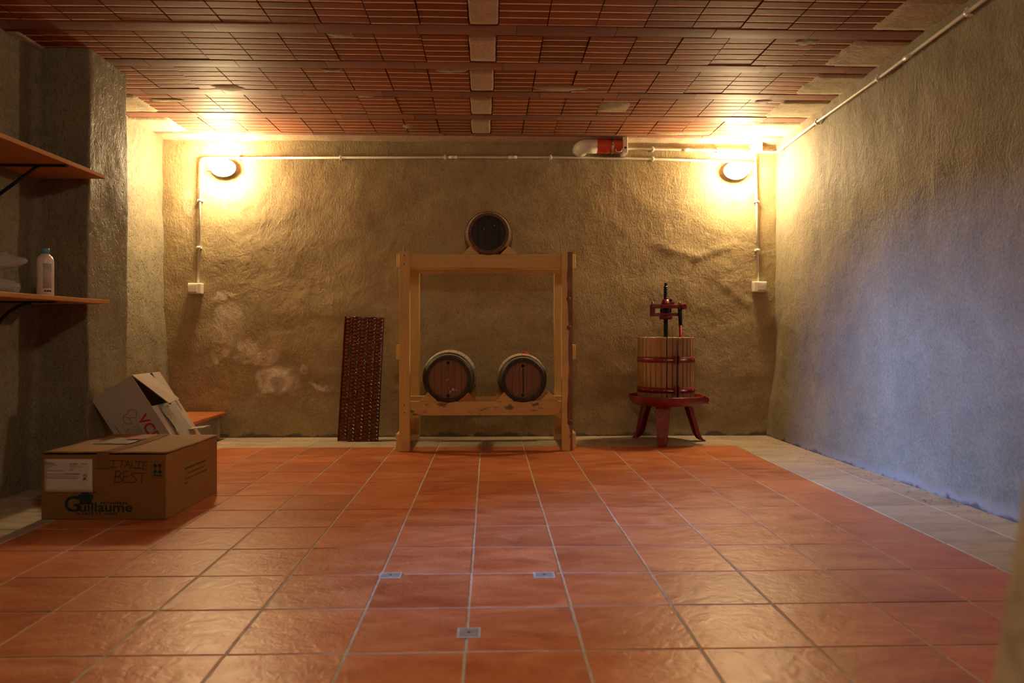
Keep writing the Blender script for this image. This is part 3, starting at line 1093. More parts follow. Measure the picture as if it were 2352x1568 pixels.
# ---------------------------------------------------------------- barrels
def barrel(label, cx, y0, zc, rc, rb, ln, staves, mstave, mhead, nhead, hoops, hoop_w, chime_mat=None, rot=0.0):
    o = thing('wine_barrel', label, 'barrel', (cx, y0 + ln / 2, zc - rc), (0, 0, rot), group='small wine barrels')
    def rad(y):
        s = 2 * y / ln
        return rb - (rb - rc) * s * s
    ns = 12; th = .02
    for k in range(staves):
        a0 = 2 * math.pi * (k + .018) / staves; a1 = 2 * math.pi * (k + .982) / staves
        mb = MB(); vs_ = []
        for i in range(ns + 1):
            y = -ln / 2 + ln * i / ns
            r = rad(y)
            for (rr, an) in ((r, a0), (r * 1.003, (a0 + a1) / 2), (r, a1), (r - th, a1), (r - th, a0)):
                vs_.append((rr * math.cos(an), y, rc + rr * math.sin(an)))
        fs = []
        for i in range(ns):
            for q in range(5):
                q2 = (q + 1) % 5
                fs.append((i * 5 + q, i * 5 + q2, (i + 1) * 5 + q2, (i + 1) * 5 + q))
        mb.add(vs_, [f for i_, f in enumerate(fs) if i_ % 5 < 2], 0, False)
        mb.add(vs_, [f for i_, f in enumerate(fs) if i_ % 5 >= 2], 1, False)
        mb.add(vs_, [(0, 4, 3, 2, 1), tuple(ns * 5 + q for q in range(5))], 1)
        mb.build('stave', [mstave, chime_mat or M_hoop], o)
    # heads made of boards
    for face, yh in ((-1, -ln / 2 + .022), (1, ln / 2 - .022)):
        rh = rc - .018
        for k in range(nhead):
            xa = -rh + 2 * rh * k / nhead + .0007; xb = -rh + 2 * rh * (k + 1) / nhead - .0007
            top = []; bot = []
            for i in range(7):
                x = xa + (xb - xa) * i / 6
                hgt = math.sqrt(max(rh * rh - x * x, 1e-6))
                top.append((x, rc + hgt)); bot.append((x, rc - hgt))
            oo = MB().prism(bot + top[::-1], 'Y', yh - .006, yh + .006).build('head_board', mhead, o)
            oo.location.y = random.uniform(-.0015, .0015)
    for t in hoops:
        y = t * ln / 2
        ya, yb = y - hoop_w / 2, y + hoop_w / 2
        ra, rb2 = rad(ya) + .0005, rad(yb) + .0005
        MB().lathe([(ra, ya), (ra + .0028, ya), (rb2 + .0028, yb), (rb2, yb)], 48, 'Y', (0, 0, rc), closed=True).build('hoop', M_hoop, o)
    return o, rad

YFRONT = RY + yf + .03
b1c = at(1029, 869, YFRONT)
o, rad = barrel('dusty brown oak barrel on lower left of the rack', b1c.x, YFRONT, .502, .157, .197, .50, 20, M_stave, M_head, 6, (-.93, -.70, .70, .93), .034)
rc = .157; yh = -.25 + .016
MB().lathe([(.0001, -.006), (.008, -.006), (.010, 0)], 14, 'Y', (0, yh, rc + .112)).build('bung', M_hole, o)
MB().lathe([(.0001, -.006), (.009, -.006), (.011, 0)], 14, 'Y', (0, yh, rc - .118)).build('bung', M_iron, o)
for (dx, dz, rr) in ((.0, -.005, .008), (-.012, -.012, .006), (.02, -.03, .005), (.035, -.075, .012), (.015, -.09, .008), (.055, -.078, .007), (-.03, -.055, .004), (.005, -.062, .005)):
    MB().lathe([(.0001, -.004), (rr * .6, -.003), (rr, .001)], 10, 'Y', (dx, yh, rc + dz)).build('wax_drip', M_conc, o)

b2c = at(1202, 872, YFRONT)
o, rad = barrel('dusty brown oak barrel with red wax bung on lower right of the rack', b2c.x, YFRONT, .492, .147, .181, .50, 20, M_stave, M_head, 5, (-.93, -.68, .68, .93), .036)
rc = .147
MB().lathe([(.0001, -.006), (.010, -.006), (.012, 0)], 14, 'Y', (-.003, yh, rc + .10)).build('bung', M_hole, o)
MB().lathe([(.0001, -.006), (.010, -.006), (.012, 0)], 14, 'Y', (-.003, yh, rc - .105)).build('bung', M_iron, o)
MB().box(-.005, .006, yh - .002, yh + .002, rc - .09, rc + .085).build('wax_run', M_hoop, o, .001)
mb = MB()
vs_ = []
for i in range(5):
    for k in range(12):
        an = 2 * math.pi * k / 12
        r = (.012 + .018 * i / 4) * (1 + .3 * noise.noise((math.cos(an) * 2, math.sin(an) * 2, i)))
        vs_.append((.02 + r * 1.2 * math.cos(an), r * math.sin(an), rc + .181 + .014 - .0045 * i))
mb.add(vs_, [(i * 12 + k, i * 12 + (k + 1) % 12, (i + 1) * 12 + (k + 1) % 12, (i + 1) * 12 + k) for i in range(4) for k in range(12)], 0, True)
mb.add(vs_, [list(range(12))])
mb.build('wax_bung', M_redwax, o)

b3c = at(1122, 531, YFRONT - .01)
o, rad = barrel('dark-headed small barrel lying on top of the rack', b3c.x, YFRONT - .01, 1.376 + .1445, .1425, .177, .48, 18, M_stave_top, M_head_dark, 5, (-.62, -.36, .36, .62, .9), .03, M_stave_top)
rc = .1425
MB().lathe([(.0001, -.006), (.009, -.006), (.011, 0)], 14, 'Y', (.003, -.24 + .016, rc + .105)).build('bung', M_black, o)
for (dx, dz) in ((.04, .055), (-.032, .03)):
    MB().lathe([(.0001, -.006), (.003, -.005), (.004, 0)], 10, 'Y', (dx, -.24 + .016, rc + dz)).build('stud', M_pvc, o)

# ================================================================ AMBER PANEL
pb = at(822, 1014, 5.60); pt_ = at(828, 727, 5.76)
W, H = .30, (Vector((0, pt_.y, pt_.z)) - Vector((0, 5.60, 0.004))).length
tilt = math.atan2(5.765 - 5.60, pt_.z)
pan = thing('moulded_panel', 'amber translucent plastic panel with moulded cups leaning on back wall', 'panel', (pb.x, 5.60, .003), (-tilt, R(1.4), 0))
nx, nz_ = 40, 130
cols, rows = 5, 34
def f_pan(u, v):
    a = (u / W + .5) * cols; c = v / H * rows
    k = math.sin(a * math.pi) ** 2 * math.sin((c + .5 * (int(a) % 2)) * math.pi) ** 2
    e = min(1, min(u + W / 2, W / 2 - u) / .03)
    return Vector((u, -.011 * (k ** .8) * e, v))
o = grid_mb(f_pan, lin(-W / 2, W / 2, nx), lin(0, H, nz_)).build('cup_sheet', M_amber, pan)
sd = o.modifiers.new('thick', 'SOLIDIFY'); sd.thickness = .003; sd.offset = 1
for s in (-1, 1):
    MB().box(s * W / 2 - .004, s * W / 2 + .004, -.006, .006, 0, H).build('edge_strip', M_amber, pan, .002)
MB().box(-W / 2, W / 2, .005, .009, .002, H).build('back_sheet', M_amber, pan, .001)

# ================================================================ WINE PRESS
PX, PY = 1.331, 5.535
pr = thing('wine_press', 'red iron basket wine press with wooden slats on three legs', 'press', (PX, PY, 0))
# legs
def leg(ax, ay):
    a = math.atan2(ay, ax)
    fr = math.hypot(ax, ay)
    d = Vector((math.cos(a), math.sin(a), 0)); s = Vector((-math.sin(a), math.cos(a), 0))
    path = [(.175, .300), (.19, .262), (fr - .045, .06), (fr - .022, .022), (fr + .005, .004)]
    wid = [.052, .050, .036, .030, .028]
    mb = MB(); vs_ = []
    for (rr, z), w in zip(path, wid):
        for (k, dep) in ((-1, .028), (-1, 0), (1, 0), (1, .028)):
            vs_.append(d * (rr - dep) + s * k * w + Vector((0, 0, z)))
    fs = []
    for i in range(len(path) - 1):
        for k in range(3):
            fs.append((i * 4 + k, i * 4 + k + 1, (i + 1) * 4 + k + 1, (i + 1) * 4 + k))
    mb.add(vs_, fs)
    o = mb.build('leg', M_red_worn if ay < -.1 else M_red, pr)
    so = o.modifiers.new('thick', 'SOLIDIFY'); so.thickness = .005; so.offset = 0
    return o
leg(-.095, -.262); leg(-.198, .215); leg(.298, .03)
# basin with rolled rim and spout
MB().lathe([(.0001, .292), (.19, .292), (.235, .300), (.262, .322), (.268, .352), (.275, .356), (.279, .350), (.272, .318), (.243, .288), (.19, .280), (.0001, .280)], 48, 'Z').build('basin', M_red, pr)
sp = MB()
sa = R(-22)
d = Vector((math.cos(sa), math.sin(sa), 0)); s = Vector((-math.sin(sa), math.cos(sa), 0))
vs_ = []
for (rr, w, zb_, zt_) in ((.245, .05, .300, .350), (.285, .036, .300, .350), (.315, .03, .300, .335)):
    for (k, z) in ((-1, zt_), (-1, zb_ + .012), (-.5, zb_), (.5, zb_), (1, zb_ + .012), (1, zt_)):
        vs_.append(d * rr + s * k * w + Vector((0, 0, z)))
sp.add(vs_, [(i * 6 + k, i * 6 + k + 1, (i + 1) * 6 + k + 1, (i + 1) * 6 + k) for i in range(2) for k in range(5)])
o = sp.build('spout', M_red, pr); so = o.modifiers.new('thick', 'SOLIDIFY'); so.thickness = .005
# slats
NS = 32; RB = .2; zs0, zs1 = .2945, .788
sl = MB().box(-.0165, .0165, -.009, .009, 0, zs1 - zs0).mesh('slat', M_slat)
for k in range(NS):
    a = 2 * math.pi * (k + .5) / NS
    o = link('slat', sl, pr, (RB * math.cos(a), RB * math.sin(a), zs0 + random.uniform(0, .004)), (0, 0, a - math.pi / 2))
    bv = o.modifiers.new('bevel', 'BEVEL'); bv.width = .003; bv.segments = 1
# hoops in two halves, with flanges, pins and rivets
for zc in (.402, .626):
    ro = RB + .010
    for (a0, a1) in ((R(-81), R(96)), (R(99), R(279 - 4))):
        MB().lathe([(ro, zc - .020), (ro + .005, zc - .020), (ro + .005, zc + .020), (ro, zc + .020)], 28, 'Z', closed=True, a0=a0, a1=a1).build('hoop', M_red, pr)
    for s in (-1, 1):
        a = R(-83 + s * 3.2)
        c = Vector((math.cos(a), math.sin(a), 0)) * (ro + .016)
        oo = MB().box(-.006, .006, -.018, .018, -.027, .032).build('flange', M_red, pr, .002)
        oo.location = c + Vector((0, 0, zc)); oo.rotation_euler = (0, 0, a + math.pi / 2)
    a = R(-83); c = Vector((math.cos(a), math.sin(a), 0)) * (ro + .02)
    t = Vector((-math.sin(a), math.cos(a), 0))
    for s in (-1, 1):
        MB().tube([c + t * s * .018 + Vector((0, 0, zc)), c + t * s * .075 + Vector((0, 0, zc))], .007, 8).build('clasp_bar', M_steel, pr)
    for k in range(NS // 2):
        a = 2 * math.pi * (2 * k + .5) / NS
        if abs((math.degrees(a) - 277 + 180) % 360 - 180) < 14: continue
        p = Vector((math.cos(a), math.sin(a), 0)) * (ro + .0035)
        MB().tube([p + Vector((0, 0, zc)), p * 1.025 + Vector((0, 0, zc))], [.006, .003], 8).build('rivet', M_steel, pr)
a = R(-83)
c = Vector((math.cos(a), math.sin(a), 0)) * (RB + .028)
MB().tube([c + Vector((0, 0, .355)), c + Vector((0, 0, .77))], .0035, 8).build('hinge_pin', M_iron, pr)
# screw
prof = []
z = .30
prof.append((.014, z))
while z < 1.165:
    prof += [(.0145, z), (.0180, z + .004), (.0180, z + .0065), (.0145, z + .0105)]
    z += .0135
prof += [(.012, z), (.012, z + .022), (.0001, z + .022)]
MB().lathe(prof, 18, 'Z', smooth=False).build('screw', M_iron, pr)
# ratchet head
HZ = 1.0
MB().lathe([(.019, HZ - .075), (.045, HZ - .075), (.05, HZ - .06), (.05, HZ - .052), (.019, HZ - .052)], 28, 'Z', closed=True).build('pressure_collar', M_red, pr)
mb = MB().prism([(-.115, -.022), (-.115, .022), (-.05, .04), (.05, .04), (.095, .022), (.095, -.022), (.05, -.04), (-.05, -.04)], 'Z', HZ - .050, HZ - .028)
mb.build('lower_plate', M_red, pr, .004)
mb = MB().prism([(-.115, -.022), (-.115, .022), (-.05, .038), (.06, .038), (.135, .02), (.135, -.02), (.06, -.038), (-.05, -.038)], 'Z', HZ + .008, HZ + .036)
mb.build('upper_plate', M_red, pr, .004)
teeth = []
for k in range(32):
    a = 2 * math.pi * k / 32
    teeth.append(((.042 if k % 2 else .034) * math.cos(a), (.042 if k % 2 else .034) * math.sin(a)))
MB().prism(teeth, 'Z', HZ - .026, HZ + .006).build('ratchet_wheel', M_iron, pr)
MB().lathe([(.019, HZ + .037), (.036, HZ + .037), (.034, HZ + .05), (.028, HZ + .055), (.026, HZ + .075), (.019, HZ + .075)], 24, 'Z', closed=True).build('hub', M_red, pr)
MB().box(-.118, -.085, -.021, .021, HZ - .052, HZ + .040).build('end_block', M_red, pr, .004)
MB().tube([(-.10, 0, HZ - .05), (-.10, 0, HZ + .058)], .009, 10).build('pivot_bolt', M_red, pr)
MB().box(.012, .062, -.024, .014, HZ + .037, HZ + .058).build('pawl_housing', M_red, pr, .004)
MB().tube([(.038, -.006, HZ + .058), (.038, -.006, HZ + .08)], .011, 10).build('pawl_pin', M_iron, pr)
MB().box(.088, .135, -.030, .016, HZ + .012, HZ + .042).build('lever_fork', M_red, pr, .004)
MB().tube([(.104, -.008, HZ + .042), (.104, -.008, HZ + .055)], [.014, .008], 12).build('fork_bolt', M_red, pr)
MB().tube([(.128, -.05, HZ + .02), (.128, .03, HZ + .02)], .021, 14).build('lever_eye', M_red, pr, .003)
MB().tube([(.101, -.026, HZ + .015), (.103, -.026, HZ - .05), (.106, -.024, HZ - .12)], [.016, .0145, .0135], 14).build('lever_socket', M_iron, pr)
MB().tube([(.106, -.024, HZ - .10), (.112, -.016, HZ - .62)], .0115, 12).build('lever_grip', M_redrod, pr)

# ================================================================ CARDBOARD BOXES
def text_mesh(name, body, size, mat, parent, o, u, v, offset=0.0, align='LEFT', shear=0, space=1.0, xscale=1.0):
    cu = bpy.data.curves.new(name, 'FONT')
    cu.body = body; cu.size = size; cu.offset = offset; cu.align_x = align; cu.shear = shear
    cu.space_character = space; cu.resolution_u = 3
    t = bpy.data.objects.new(name, cu)
    COL.objects.link(t)
    dg = bpy.context.evaluated_depsgraph_get()
    me = bpy.data.meshes.new_from_object(t.evaluated_get(dg))
    bpy.data.objects.remove(t)
    for vtx in me.vertices:
        vtx.co = o + u * (vtx.co.x * xscale) + v * vtx.co.y
    me.materials.clear(); me.materials.append(mat)
    return link(name, me, parent)

BW, BD, BH = .556, .556, .287
bx = thing('cardboard_box', 'large closed brown cardboard box marked ITALIE BEST on the floor', 'box', (-1.704, 3.603, .001), (0, 0, R(-2.2)))
hw, hd = BW / 2, BD / 2
mb = MB()
th = .005
mb.box(-hw, hw, -hd, -hd + th, 0, BH); mb.build('front_panel', M_card, bx, .0015)
MB().box(-hw, hw, hd - th, hd, 0, BH).build('back_panel', M_card, bx, .0015)
MB().box(-hw, -hw + th, -hd + th, hd - th, 0, BH).build('side_panel', M_card, bx, .0015)
MB().box(hw - th, hw, -hd + th, hd - th, 0, BH).build('side_panel', M_card, bx, .0015)
MB().box(-hw + th, hw - th, -hd + th, hd - th, .001, .006).build('bottom_panel', M_card, bx)
def flap(x0, x1, name):
    nx, ny = 12, 14
    mb = MB(); vs_ = []
    for j in range(ny + 1):
        y = -hd - .003 + (BD + .006) * j / ny
        for i in range(nx + 1):
            x = x0 + (x1 - x0) * i / nx
            t = abs(x) / hw
            e = abs(2 * j / ny - 1)
            z = BH + .003 - .006 * (1 - t) * (1 - e * e) + .0025 * noise.noise((x * 9, y * 9, 1)) + .006 * (e ** 6) * (.5 + noise.noise((x * 7, j > 7, 2)))
            vs_.append((x, y, z))
    n = nx + 1
    mb.add(vs_, [(j * n + i, j * n + i + 1, (j + 1) * n + i + 1, (j + 1) * n + i) for j in range(ny) for i in range(nx)], 0, True)
    o = mb.build(name, M_card, bx)
    so = o.modifiers.new('thick', 'SOLIDIFY'); so.thickness = .005; so.offset = 1
    return o
flap(-hw - .002, -.0012, 'top_flap'); flap(.0012, hw + .002, 'top_flap')
mb = MB()
tp = []
for j in range(15):
    y = -hd - .004 + (BD + .008) * j / 14; e = abs(2 * j / 14 - 1)
    for x in (-.028, .028): tp.append((x, y, BH + .0105 - .006 * (1 - e * e) + .004 * e ** 6))
mb.add([(-.028, -hd - .0058, BH - .06), (.028, -hd - .0058, BH - .06)] + tp, [(2 * i, 2 * i + 1, 2 * i + 3, 2 * i + 2) for i in range(15)])
o = mb.build('sealing_tape', M_tape, bx); so = o.modifiers.new('thick', 'SOLIDIFY'); so.thickness = .0004
# shipping sleeve on top
FO, FU, FV = Vector((-hw, -hd - .0008, 0)), Vector((1, 0, 0)), Vector((0, 0, 1))
mb = MB(); vs_ = []
for j in range(7):
    for i in range(9):
        x, y = -.20 + .17 * i / 8, -.02 + .20 * j / 6
        vs_.append((x, y, BH + .0095 + .0035 * noise.noise((x * 25, y * 25, 3))))
mb.add(vs_, [(j * 9 + i, j * 9 + i + 1, (j + 1) * 9 + i + 1, (j + 1) * 9 + i) for j in range(6) for i in range(8)], 0, True)
o = mb.build('document_sleeve', M_film, bx); so = o.modifiers.new('thick', 'SOLIDIFY'); so.thickness = .0006
MB().add([(-.10, .10, BH + .014), (-.035, .10, BH + .014), (-.035, .165, BH + .014), (-.10, .165, BH + .014)], [(0, 1, 2, 3)]).build('violet_stamp', M_violet, bx)
# paper label
def FP(px, py):
    """front face coordinates measured on the photograph's front panel"""
    return ((px - 106) / 281 * BW, (1192 - py) / 150 * BH)
mb = MB(); vs_ = []
lx0, lz1 = FP(113, 1052); lx1, lz0 = FP(222, 1129)
for j in range(9):
    for i in range(13):
        x = lx0 + (lx1 - lx0) * i / 12; z = lz0 + (lz1 - lz0) * j / 8
        vs_.append(FO + FU * x + FV * z + Vector((0, -.0012 - .0022 * (.5 + .5 * noise.noise((x * 22, z * 22, 8))) * (1 if 0 < i < 12 and 0 < j < 8 else .3), 0)))
mb.add(vs_, [(j * 13 + i, j * 13 + i + 1, (j + 1) * 13 + i + 1, (j + 1) * 13 + i) for j in range(8) for i in range(12)], 0, True)
lab = mb.build('paper_label', M_paper, bx); so = lab.modifiers.new('thick', 'SOLIDIFY'); so.thickness = .0005
pr_o = FO + Vector((0, -.0042, 0))
mb = MB()
rnd = random.Random(3)
def words(mb, px0, px1, py, w, o=pr_o, f=FP, lo=3, hi=9, gap=1.6):
    x = px0
    while x < px1:
        ln = rnd.uniform(lo, hi); e = min(x + ln, px1)
        a, b_ = f(x, py), f(e, py)
        mb.ribbon([a, b_], w, o, FU, FV)
        x = e + gap
for (a, b_, py, w) in ((118, 133, 1060, .003), (118, 138, 1063, .0035), (120, 142, 1066, .0018), (121, 131, 1069, .0016), (121, 128, 1072, .0016),
                       (171, 189, 1063, .0035), (199, 212, 1063, .003), (171, 188, 1067, .002), (171, 200, 1070, .0016), (171, 181, 1074, .0016), (171, 179, 1078, .0016),
                       (118, 158, 1079, .002), (118, 195, 1087, .002), (162, 194, 1086, .0028), (118, 190, 1092, .0016), (118, 190, 1096, .0022)):
    words(mb, a, b_, py, w)
o = mb.build('label_print', M_inkgrey, lab); tag(o, kind='stuff')
def strokes(name, sets, w, mat, parent, o=FO, f=FP, u=FU, v=FV):
    mb = MB()
    for s_ in sets:
        mb.ribbon([f(*p) for p in s_], w, o, u, v)
    return mb.build(name, mat, parent)
strokes('label_scribble', [[(202, 1090), (207, 1087), (210, 1091), (206, 1097), (203, 1100)], [(203, 1092), (204, 1097), (208, 1096)], [(201, 1100), (206, 1098), (209, 1101)]], .0022, M_ink, lab, pr_o)
# handwriting
HWK = [[(262, 1056), (278, 1055)], [(270, 1055), (268, 1071)], [(261, 1072), (277, 1071)],
       [(281, 1056), (296, 1056)], [(289, 1056), (286, 1072)],
       [(294, 1073), (302, 1056), (306, 1073)], [(297, 1066), (305, 1066)],
       [(311, 1056), (309, 1072), (320, 1073)],
       [(318, 1058), (334, 1058)], [(327, 1058), (325, 1073)], [(318, 1074), (333, 1073)],
       [(347, 1059), (336, 1060), (336, 1076), (347, 1076)], [(336, 1067), (345, 1067)]]
HWK2 = [[(274, 1081), (272, 1106)], [(274, 1081), (283, 1080), (286, 1086), (283, 1091), (275, 1093), (284, 1094), (289, 1099), (285, 1105), (272, 1107)],
        [(303, 1080), (292, 1082), (291, 1107), (304, 1105)], [(291, 1093), (302, 1092)],
        [(322, 1083), (313, 1084), (309, 1089), (318, 1095), (321, 1101), (315, 1107), (306, 1106)],
        [(321, 1086), (345, 1084)], [(334, 1085), (332, 1108)]]
strokes('handwriting', HWK + HWK2, .0032, M_ink, bx)
# printed logo
gx, gz = FP(157, 1174)
text_mesh('printed_letter', 'G', .098, M_green, bx, FO + FU * gx + FV * gz, FU, FV, .0016, xscale=1.05)
gx, gz = FP(191, 1174)
text_mesh('printed_lettering', 'uillaume', .058, M_green, bx, FO + FU * gx + FV * gz, FU, FV, .0012, xscale=1.24)
gx, gz = FP(240, 1157)
text_mesh('printed_lettering', 'PÉPINIÈRES', .0145, M_green, bx, FO + FU * gx + FV * gz, FU, FV, .0006, space=1.25, xscale=1.38)
gx, gz = FP(185, 1182)
text_mesh('printed_lettering', 'PLANTS DE VIGNE', .0155, M_green, bx, FO + FU * gx + FV * gz, FU, FV, .0005, space=1.35, xscale=1.12)
# vine leaf
cx, cz = FP(206, 1143)
lf = []
for i in range(60):
    a = 2 * math.pi * i / 60
    r = .030 * (1 + .12 * math.cos(5 * (a - math.pi / 2)) + .04 * math.cos(15 * a))
    lf.append(FO + FU * (cx + r * 1.12 * math.cos(a)) + FV * (cz + r * .98 * math.sin(a)))
mb = MB().add(lf + [FO + FU * cx + FV * cz], [(i, (i + 1) % 60, 60) for i in range(60)])
mb.build('leaf_emblem', M_green, bx)
strokes('leaf_stalk', [[(192, 1158), (197, 1154), (202, 1149)], [(222, 1132), (227, 1128), (229, 1130)]], .004, M_green, bx)
# this way up mark
mb = MB()
fr = [(356, 1060), (380, 1060), (381.5, 1061.5), (381.5, 1094), (380, 1095.5), (356, 1095.5), (354.5, 1094), (354.5, 1061.5), (356, 1060)]
strokes('mark_frame', [fr], .0014, M_green, bx)
def up_arrow(mb, cx, y0, y1, w):
    top = []
    for i in range(9):
        a = math.pi * i / 8
        top.append(f2(cx - w * math.cos(a), y0 + 6 - 6 * math.sin(a)))
    hub = [f2(cx + w, y0 + 8), f2(cx, y0 + 6), f2(cx - w, y0 + 8)]
    pts = top + hub
    n = len(pts)
    mb.add(pts + [f2(cx, y0 + 3)], [(i, (i + 1) % n, n) for i in range(n)])
    mb.add([f2(cx - 1.1, y0 + 3), f2(cx + 1.1, y0 + 3), f2(cx + 1.1, y1), f2(cx - 1.1, y1)], [(0, 1, 2, 3)])
def f2(px, py):
    x, z = FP(px, py); return FO + FU * x + FV * z
for cx_ in (363, 373.5):
    mb = MB(); up_arrow(mb, cx_, 1063, 1076, 4.4); mb.build('up_arrow', M_green, bx)
    mb = MB(); up_arrow(mb, cx_, 1077, 1088, 4.6); mb.build('up_arrow', M_green, bx)
MB().add([f2(358, 1089), f2(378.5, 1089), f2(378.5, 1092), f2(358, 1092)], [(0, 1, 2, 3)]).build('mark_bar', M_green, bx)
# right side print
SO, SU = Vector((hw + .0008, -hd, 0)), Vector((0, 1, 0))
def fs_(a, c): return (a * BD, c * BH)
def sside(name, sets, w, mat):
    mb = MB()
    for s_ in sets: mb.ribbon([fs_(*p) for p in s_], w, SO, SU, FV)
    return mb.build(name, mat, bx)
sside('side_print_frame', [[(.30, .08), (.30, .72)], [(.30, .72), (.78, .72)], [(.78, .72), (.78, .08)], [(.30, .36), (.78, .36)]], .0016, M_inkgrey)
mb = MB()
for (a0, a1, c, w) in ((.33, .74, .66, .016), (.40, .70, .57, .012), (.34, .78, .49, .012), (.33, .38, .42, .012)):
    x = a0
    while x < a1:
        e = min(x + rnd.uniform(.02, .05), a1)
        mb.ribbon([fs_(x, c), fs_(e, c)], w * .55, SO, SU, FV)
        x = e + .014
tag(mb.build('side_print', M_greenp, bx), kind='stuff')
sside('staple_mark', [[(.05, .93), (.07, .93)]], .003, M_inkgrey); sside('staple_mark', [[(.12, .94), (.15, .94)]], .003, M_inkgrey)
sside('staple_mark', [[(.05, .45), (.07, .45)]], .003, M_inkgrey); sside('staple_mark', [[(.12, .47), (.15, .47)]], .003, M_inkgrey)
sside('slot_mark', [[(.90, .62), (1.0, .62)]], .003, M_inkgrey)

# ---- white box leaning on the pier
w_, l_, d_ = .25, .55, .33
TL = 33
vb = thing('cardboard_box', 'white cardboard box with red VCR print leaning tilted against pier', 'box', (-1.845, 4.035, .002), (0, R(-TL), 0))
th = .004
MB().box(0, w_, 0, th, 0, l_).build('front_panel', M_cardw, vb, .0012)
MB().box(0, w_, d_ - th, d_, 0, l_).build('back_panel', M_cardw, vb, .0012)
MB().box(0, th, th, d_ - th, 0, l_).build('side_panel', M_cardw, vb, .0012)
MB().box(th, w_, th, d_ - th, 0, th).build('end_panel', M_cardw, vb, .0012)
MB().box(th, w_, th, d_ - th, l_ - th, l_).build('end_panel', M_cardw, vb, .0012)
# closed lower half of the lid, a lifted flap above and a long flap along the back edge
MB().box(w_ - .004, w_ + .0005, .002, d_ - .085, .001, l_ - .20).build('lid_panel', M_cardw, vb, .001)
def hinged(name, pts, mat=M_cardw):
    mb = MB().add(pts, [(0, 1, 2, 3)])
    o = mb.build(name, mat, vb); so = o.modifiers.new('thick', 'SOLIDIFY'); so.thickness = .004; so.offset = 0
    return o
hinged('lifted_flap', [(w_ + .002, .004, l_ - .002), (w_ + .002, .20, l_ - .002), (w_ + .055, .225, l_ - .215), (w_ + .050, .09, l_ - .225)])
hinged('long_flap', [(w_ + .006, d_ - .105, l_ - .004), (w_ + .003, d_, l_ - .004), (w_ + .003, d_, .004), (w_ + .010, d_ - .14, .004)])
# side flap folded outwards near the foot
hinged('loose_flap', [(w_ + .012, .20, .16), (w_ + .012, .30, .16), (w_ + .09, .30, .12), (w_ + .09, .20, .12)])
# clear pouch with papers
mb = MB(); vs_ = []
for j in range(11):
    for i in range(9):
        y, z = .06 + .19 * i / 8, .06 + .27 * j / 10
        vs_.append((w_ + .014 + .009 * (noise.noise((y * 22, z * 22, 2)) + .4 * noise.noise((y * 60, z * 60, 5))), y, z))
mb.add(vs_, [(j * 9 + i, j * 9 + i + 1, (j + 1) * 9 + i + 1, (j + 1) * 9 + i) for j in range(10) for i in range(8)], 0, True)
o = mb.build('document_pouch', M_film, vb); so = o.modifiers.new('thick', 'SOLIDIFY'); so.thickness = .0006
VU, VV = Vector((0, 0, -1)), Vector((1, 0, 0))       # print on the front reads down the tilted face
VO = Vector((0, -.0008, 0))
def vp(x, z): return VO + Vector((x, 0, z))
text_mesh('printed_lettering', 'VCR', .080, M_redink, vb, vp(.150, .335), VU, VV, .0018)
text_mesh('printed_lettering', 'VIVAI', .027, M_inkgrey, vb, vp(.122, .315), VU, VV)
text_mesh('printed_lettering', 'COOPERATIVI', .027, M_inkgrey, vb, vp(.094, .315), VU, VV)
text_mesh('printed_lettering', 'RAUSCEDO', .027, M_inkgrey, vb, vp(.066, .315), VU, VV)
MB().ribbon([(0, 0), (.18, 0)], .0025, vp(.116, .32), VU, VV).build('printed_rule', M_inkgrey, vb)
MB().ribbon([(0, 0), (.20, 0)], .0025, vp(.060, .34), VU, VV).build('printed_rule', M_inkgrey, vb)
mb = MB()
x = 0
while x < .26:
    e = x + rnd.uniform(.012, .03)
    mb.ribbon([(x, 0), (e, 0)], .005, vp(.030, .365), VU, VV); x = e + .004
tag(mb.build('small_print', M_inkgrey, vb), kind='stuff')
mb = MB()
def rl(pts):
    q = [(-(p[1]), p[0]) for p in pts]
    mb.ribbon([(-p[1], p[0]) for p in pts], .0028, vp(-.006, .08), VU, VV)
rl([(.085, .272), (.120, .245), (.120, .283), (.098, .305), (.085, .272)])
rl([(.120, .283), (.150, .262), (.165, .275), (.172, .295), (.160, .315), (.150, .312), (.140, .320), (.128, .305), (.098, .305)])
mb.build('grape_emblem', M_redink, vb)
mb = MB()
x = 0
while x < .13:
    e = x + rnd.uniform(.006, .014)
    mb.ribbon([(x, 0), (e, 0)], .008, Vector((w_ + .0095, d_ - .04, .42)), Vector((0, 0, -1)), Vector((0, 1, 0))); x = e + .003
tag(mb.build('flap_print', M_inkgrey, vb), kind='stuff')
mb = MB()
for (z, y0, y1, w) in ((.20, .09, .14, .006), (.17, .09, .20, .002), (.15, .10, .17, .004), (.135, .09, .18, .002), (.11, .11, .16, .006)):
    mb.ribbon([(0, 0), (y1 - y0, 0)], w, Vector((w_ + .0022, y0, z)), Vector((0, 1, 0)), Vector((0, 0, 1)))
tag(mb.build('pouch_print', M_inkgrey, vb), kind='stuff')

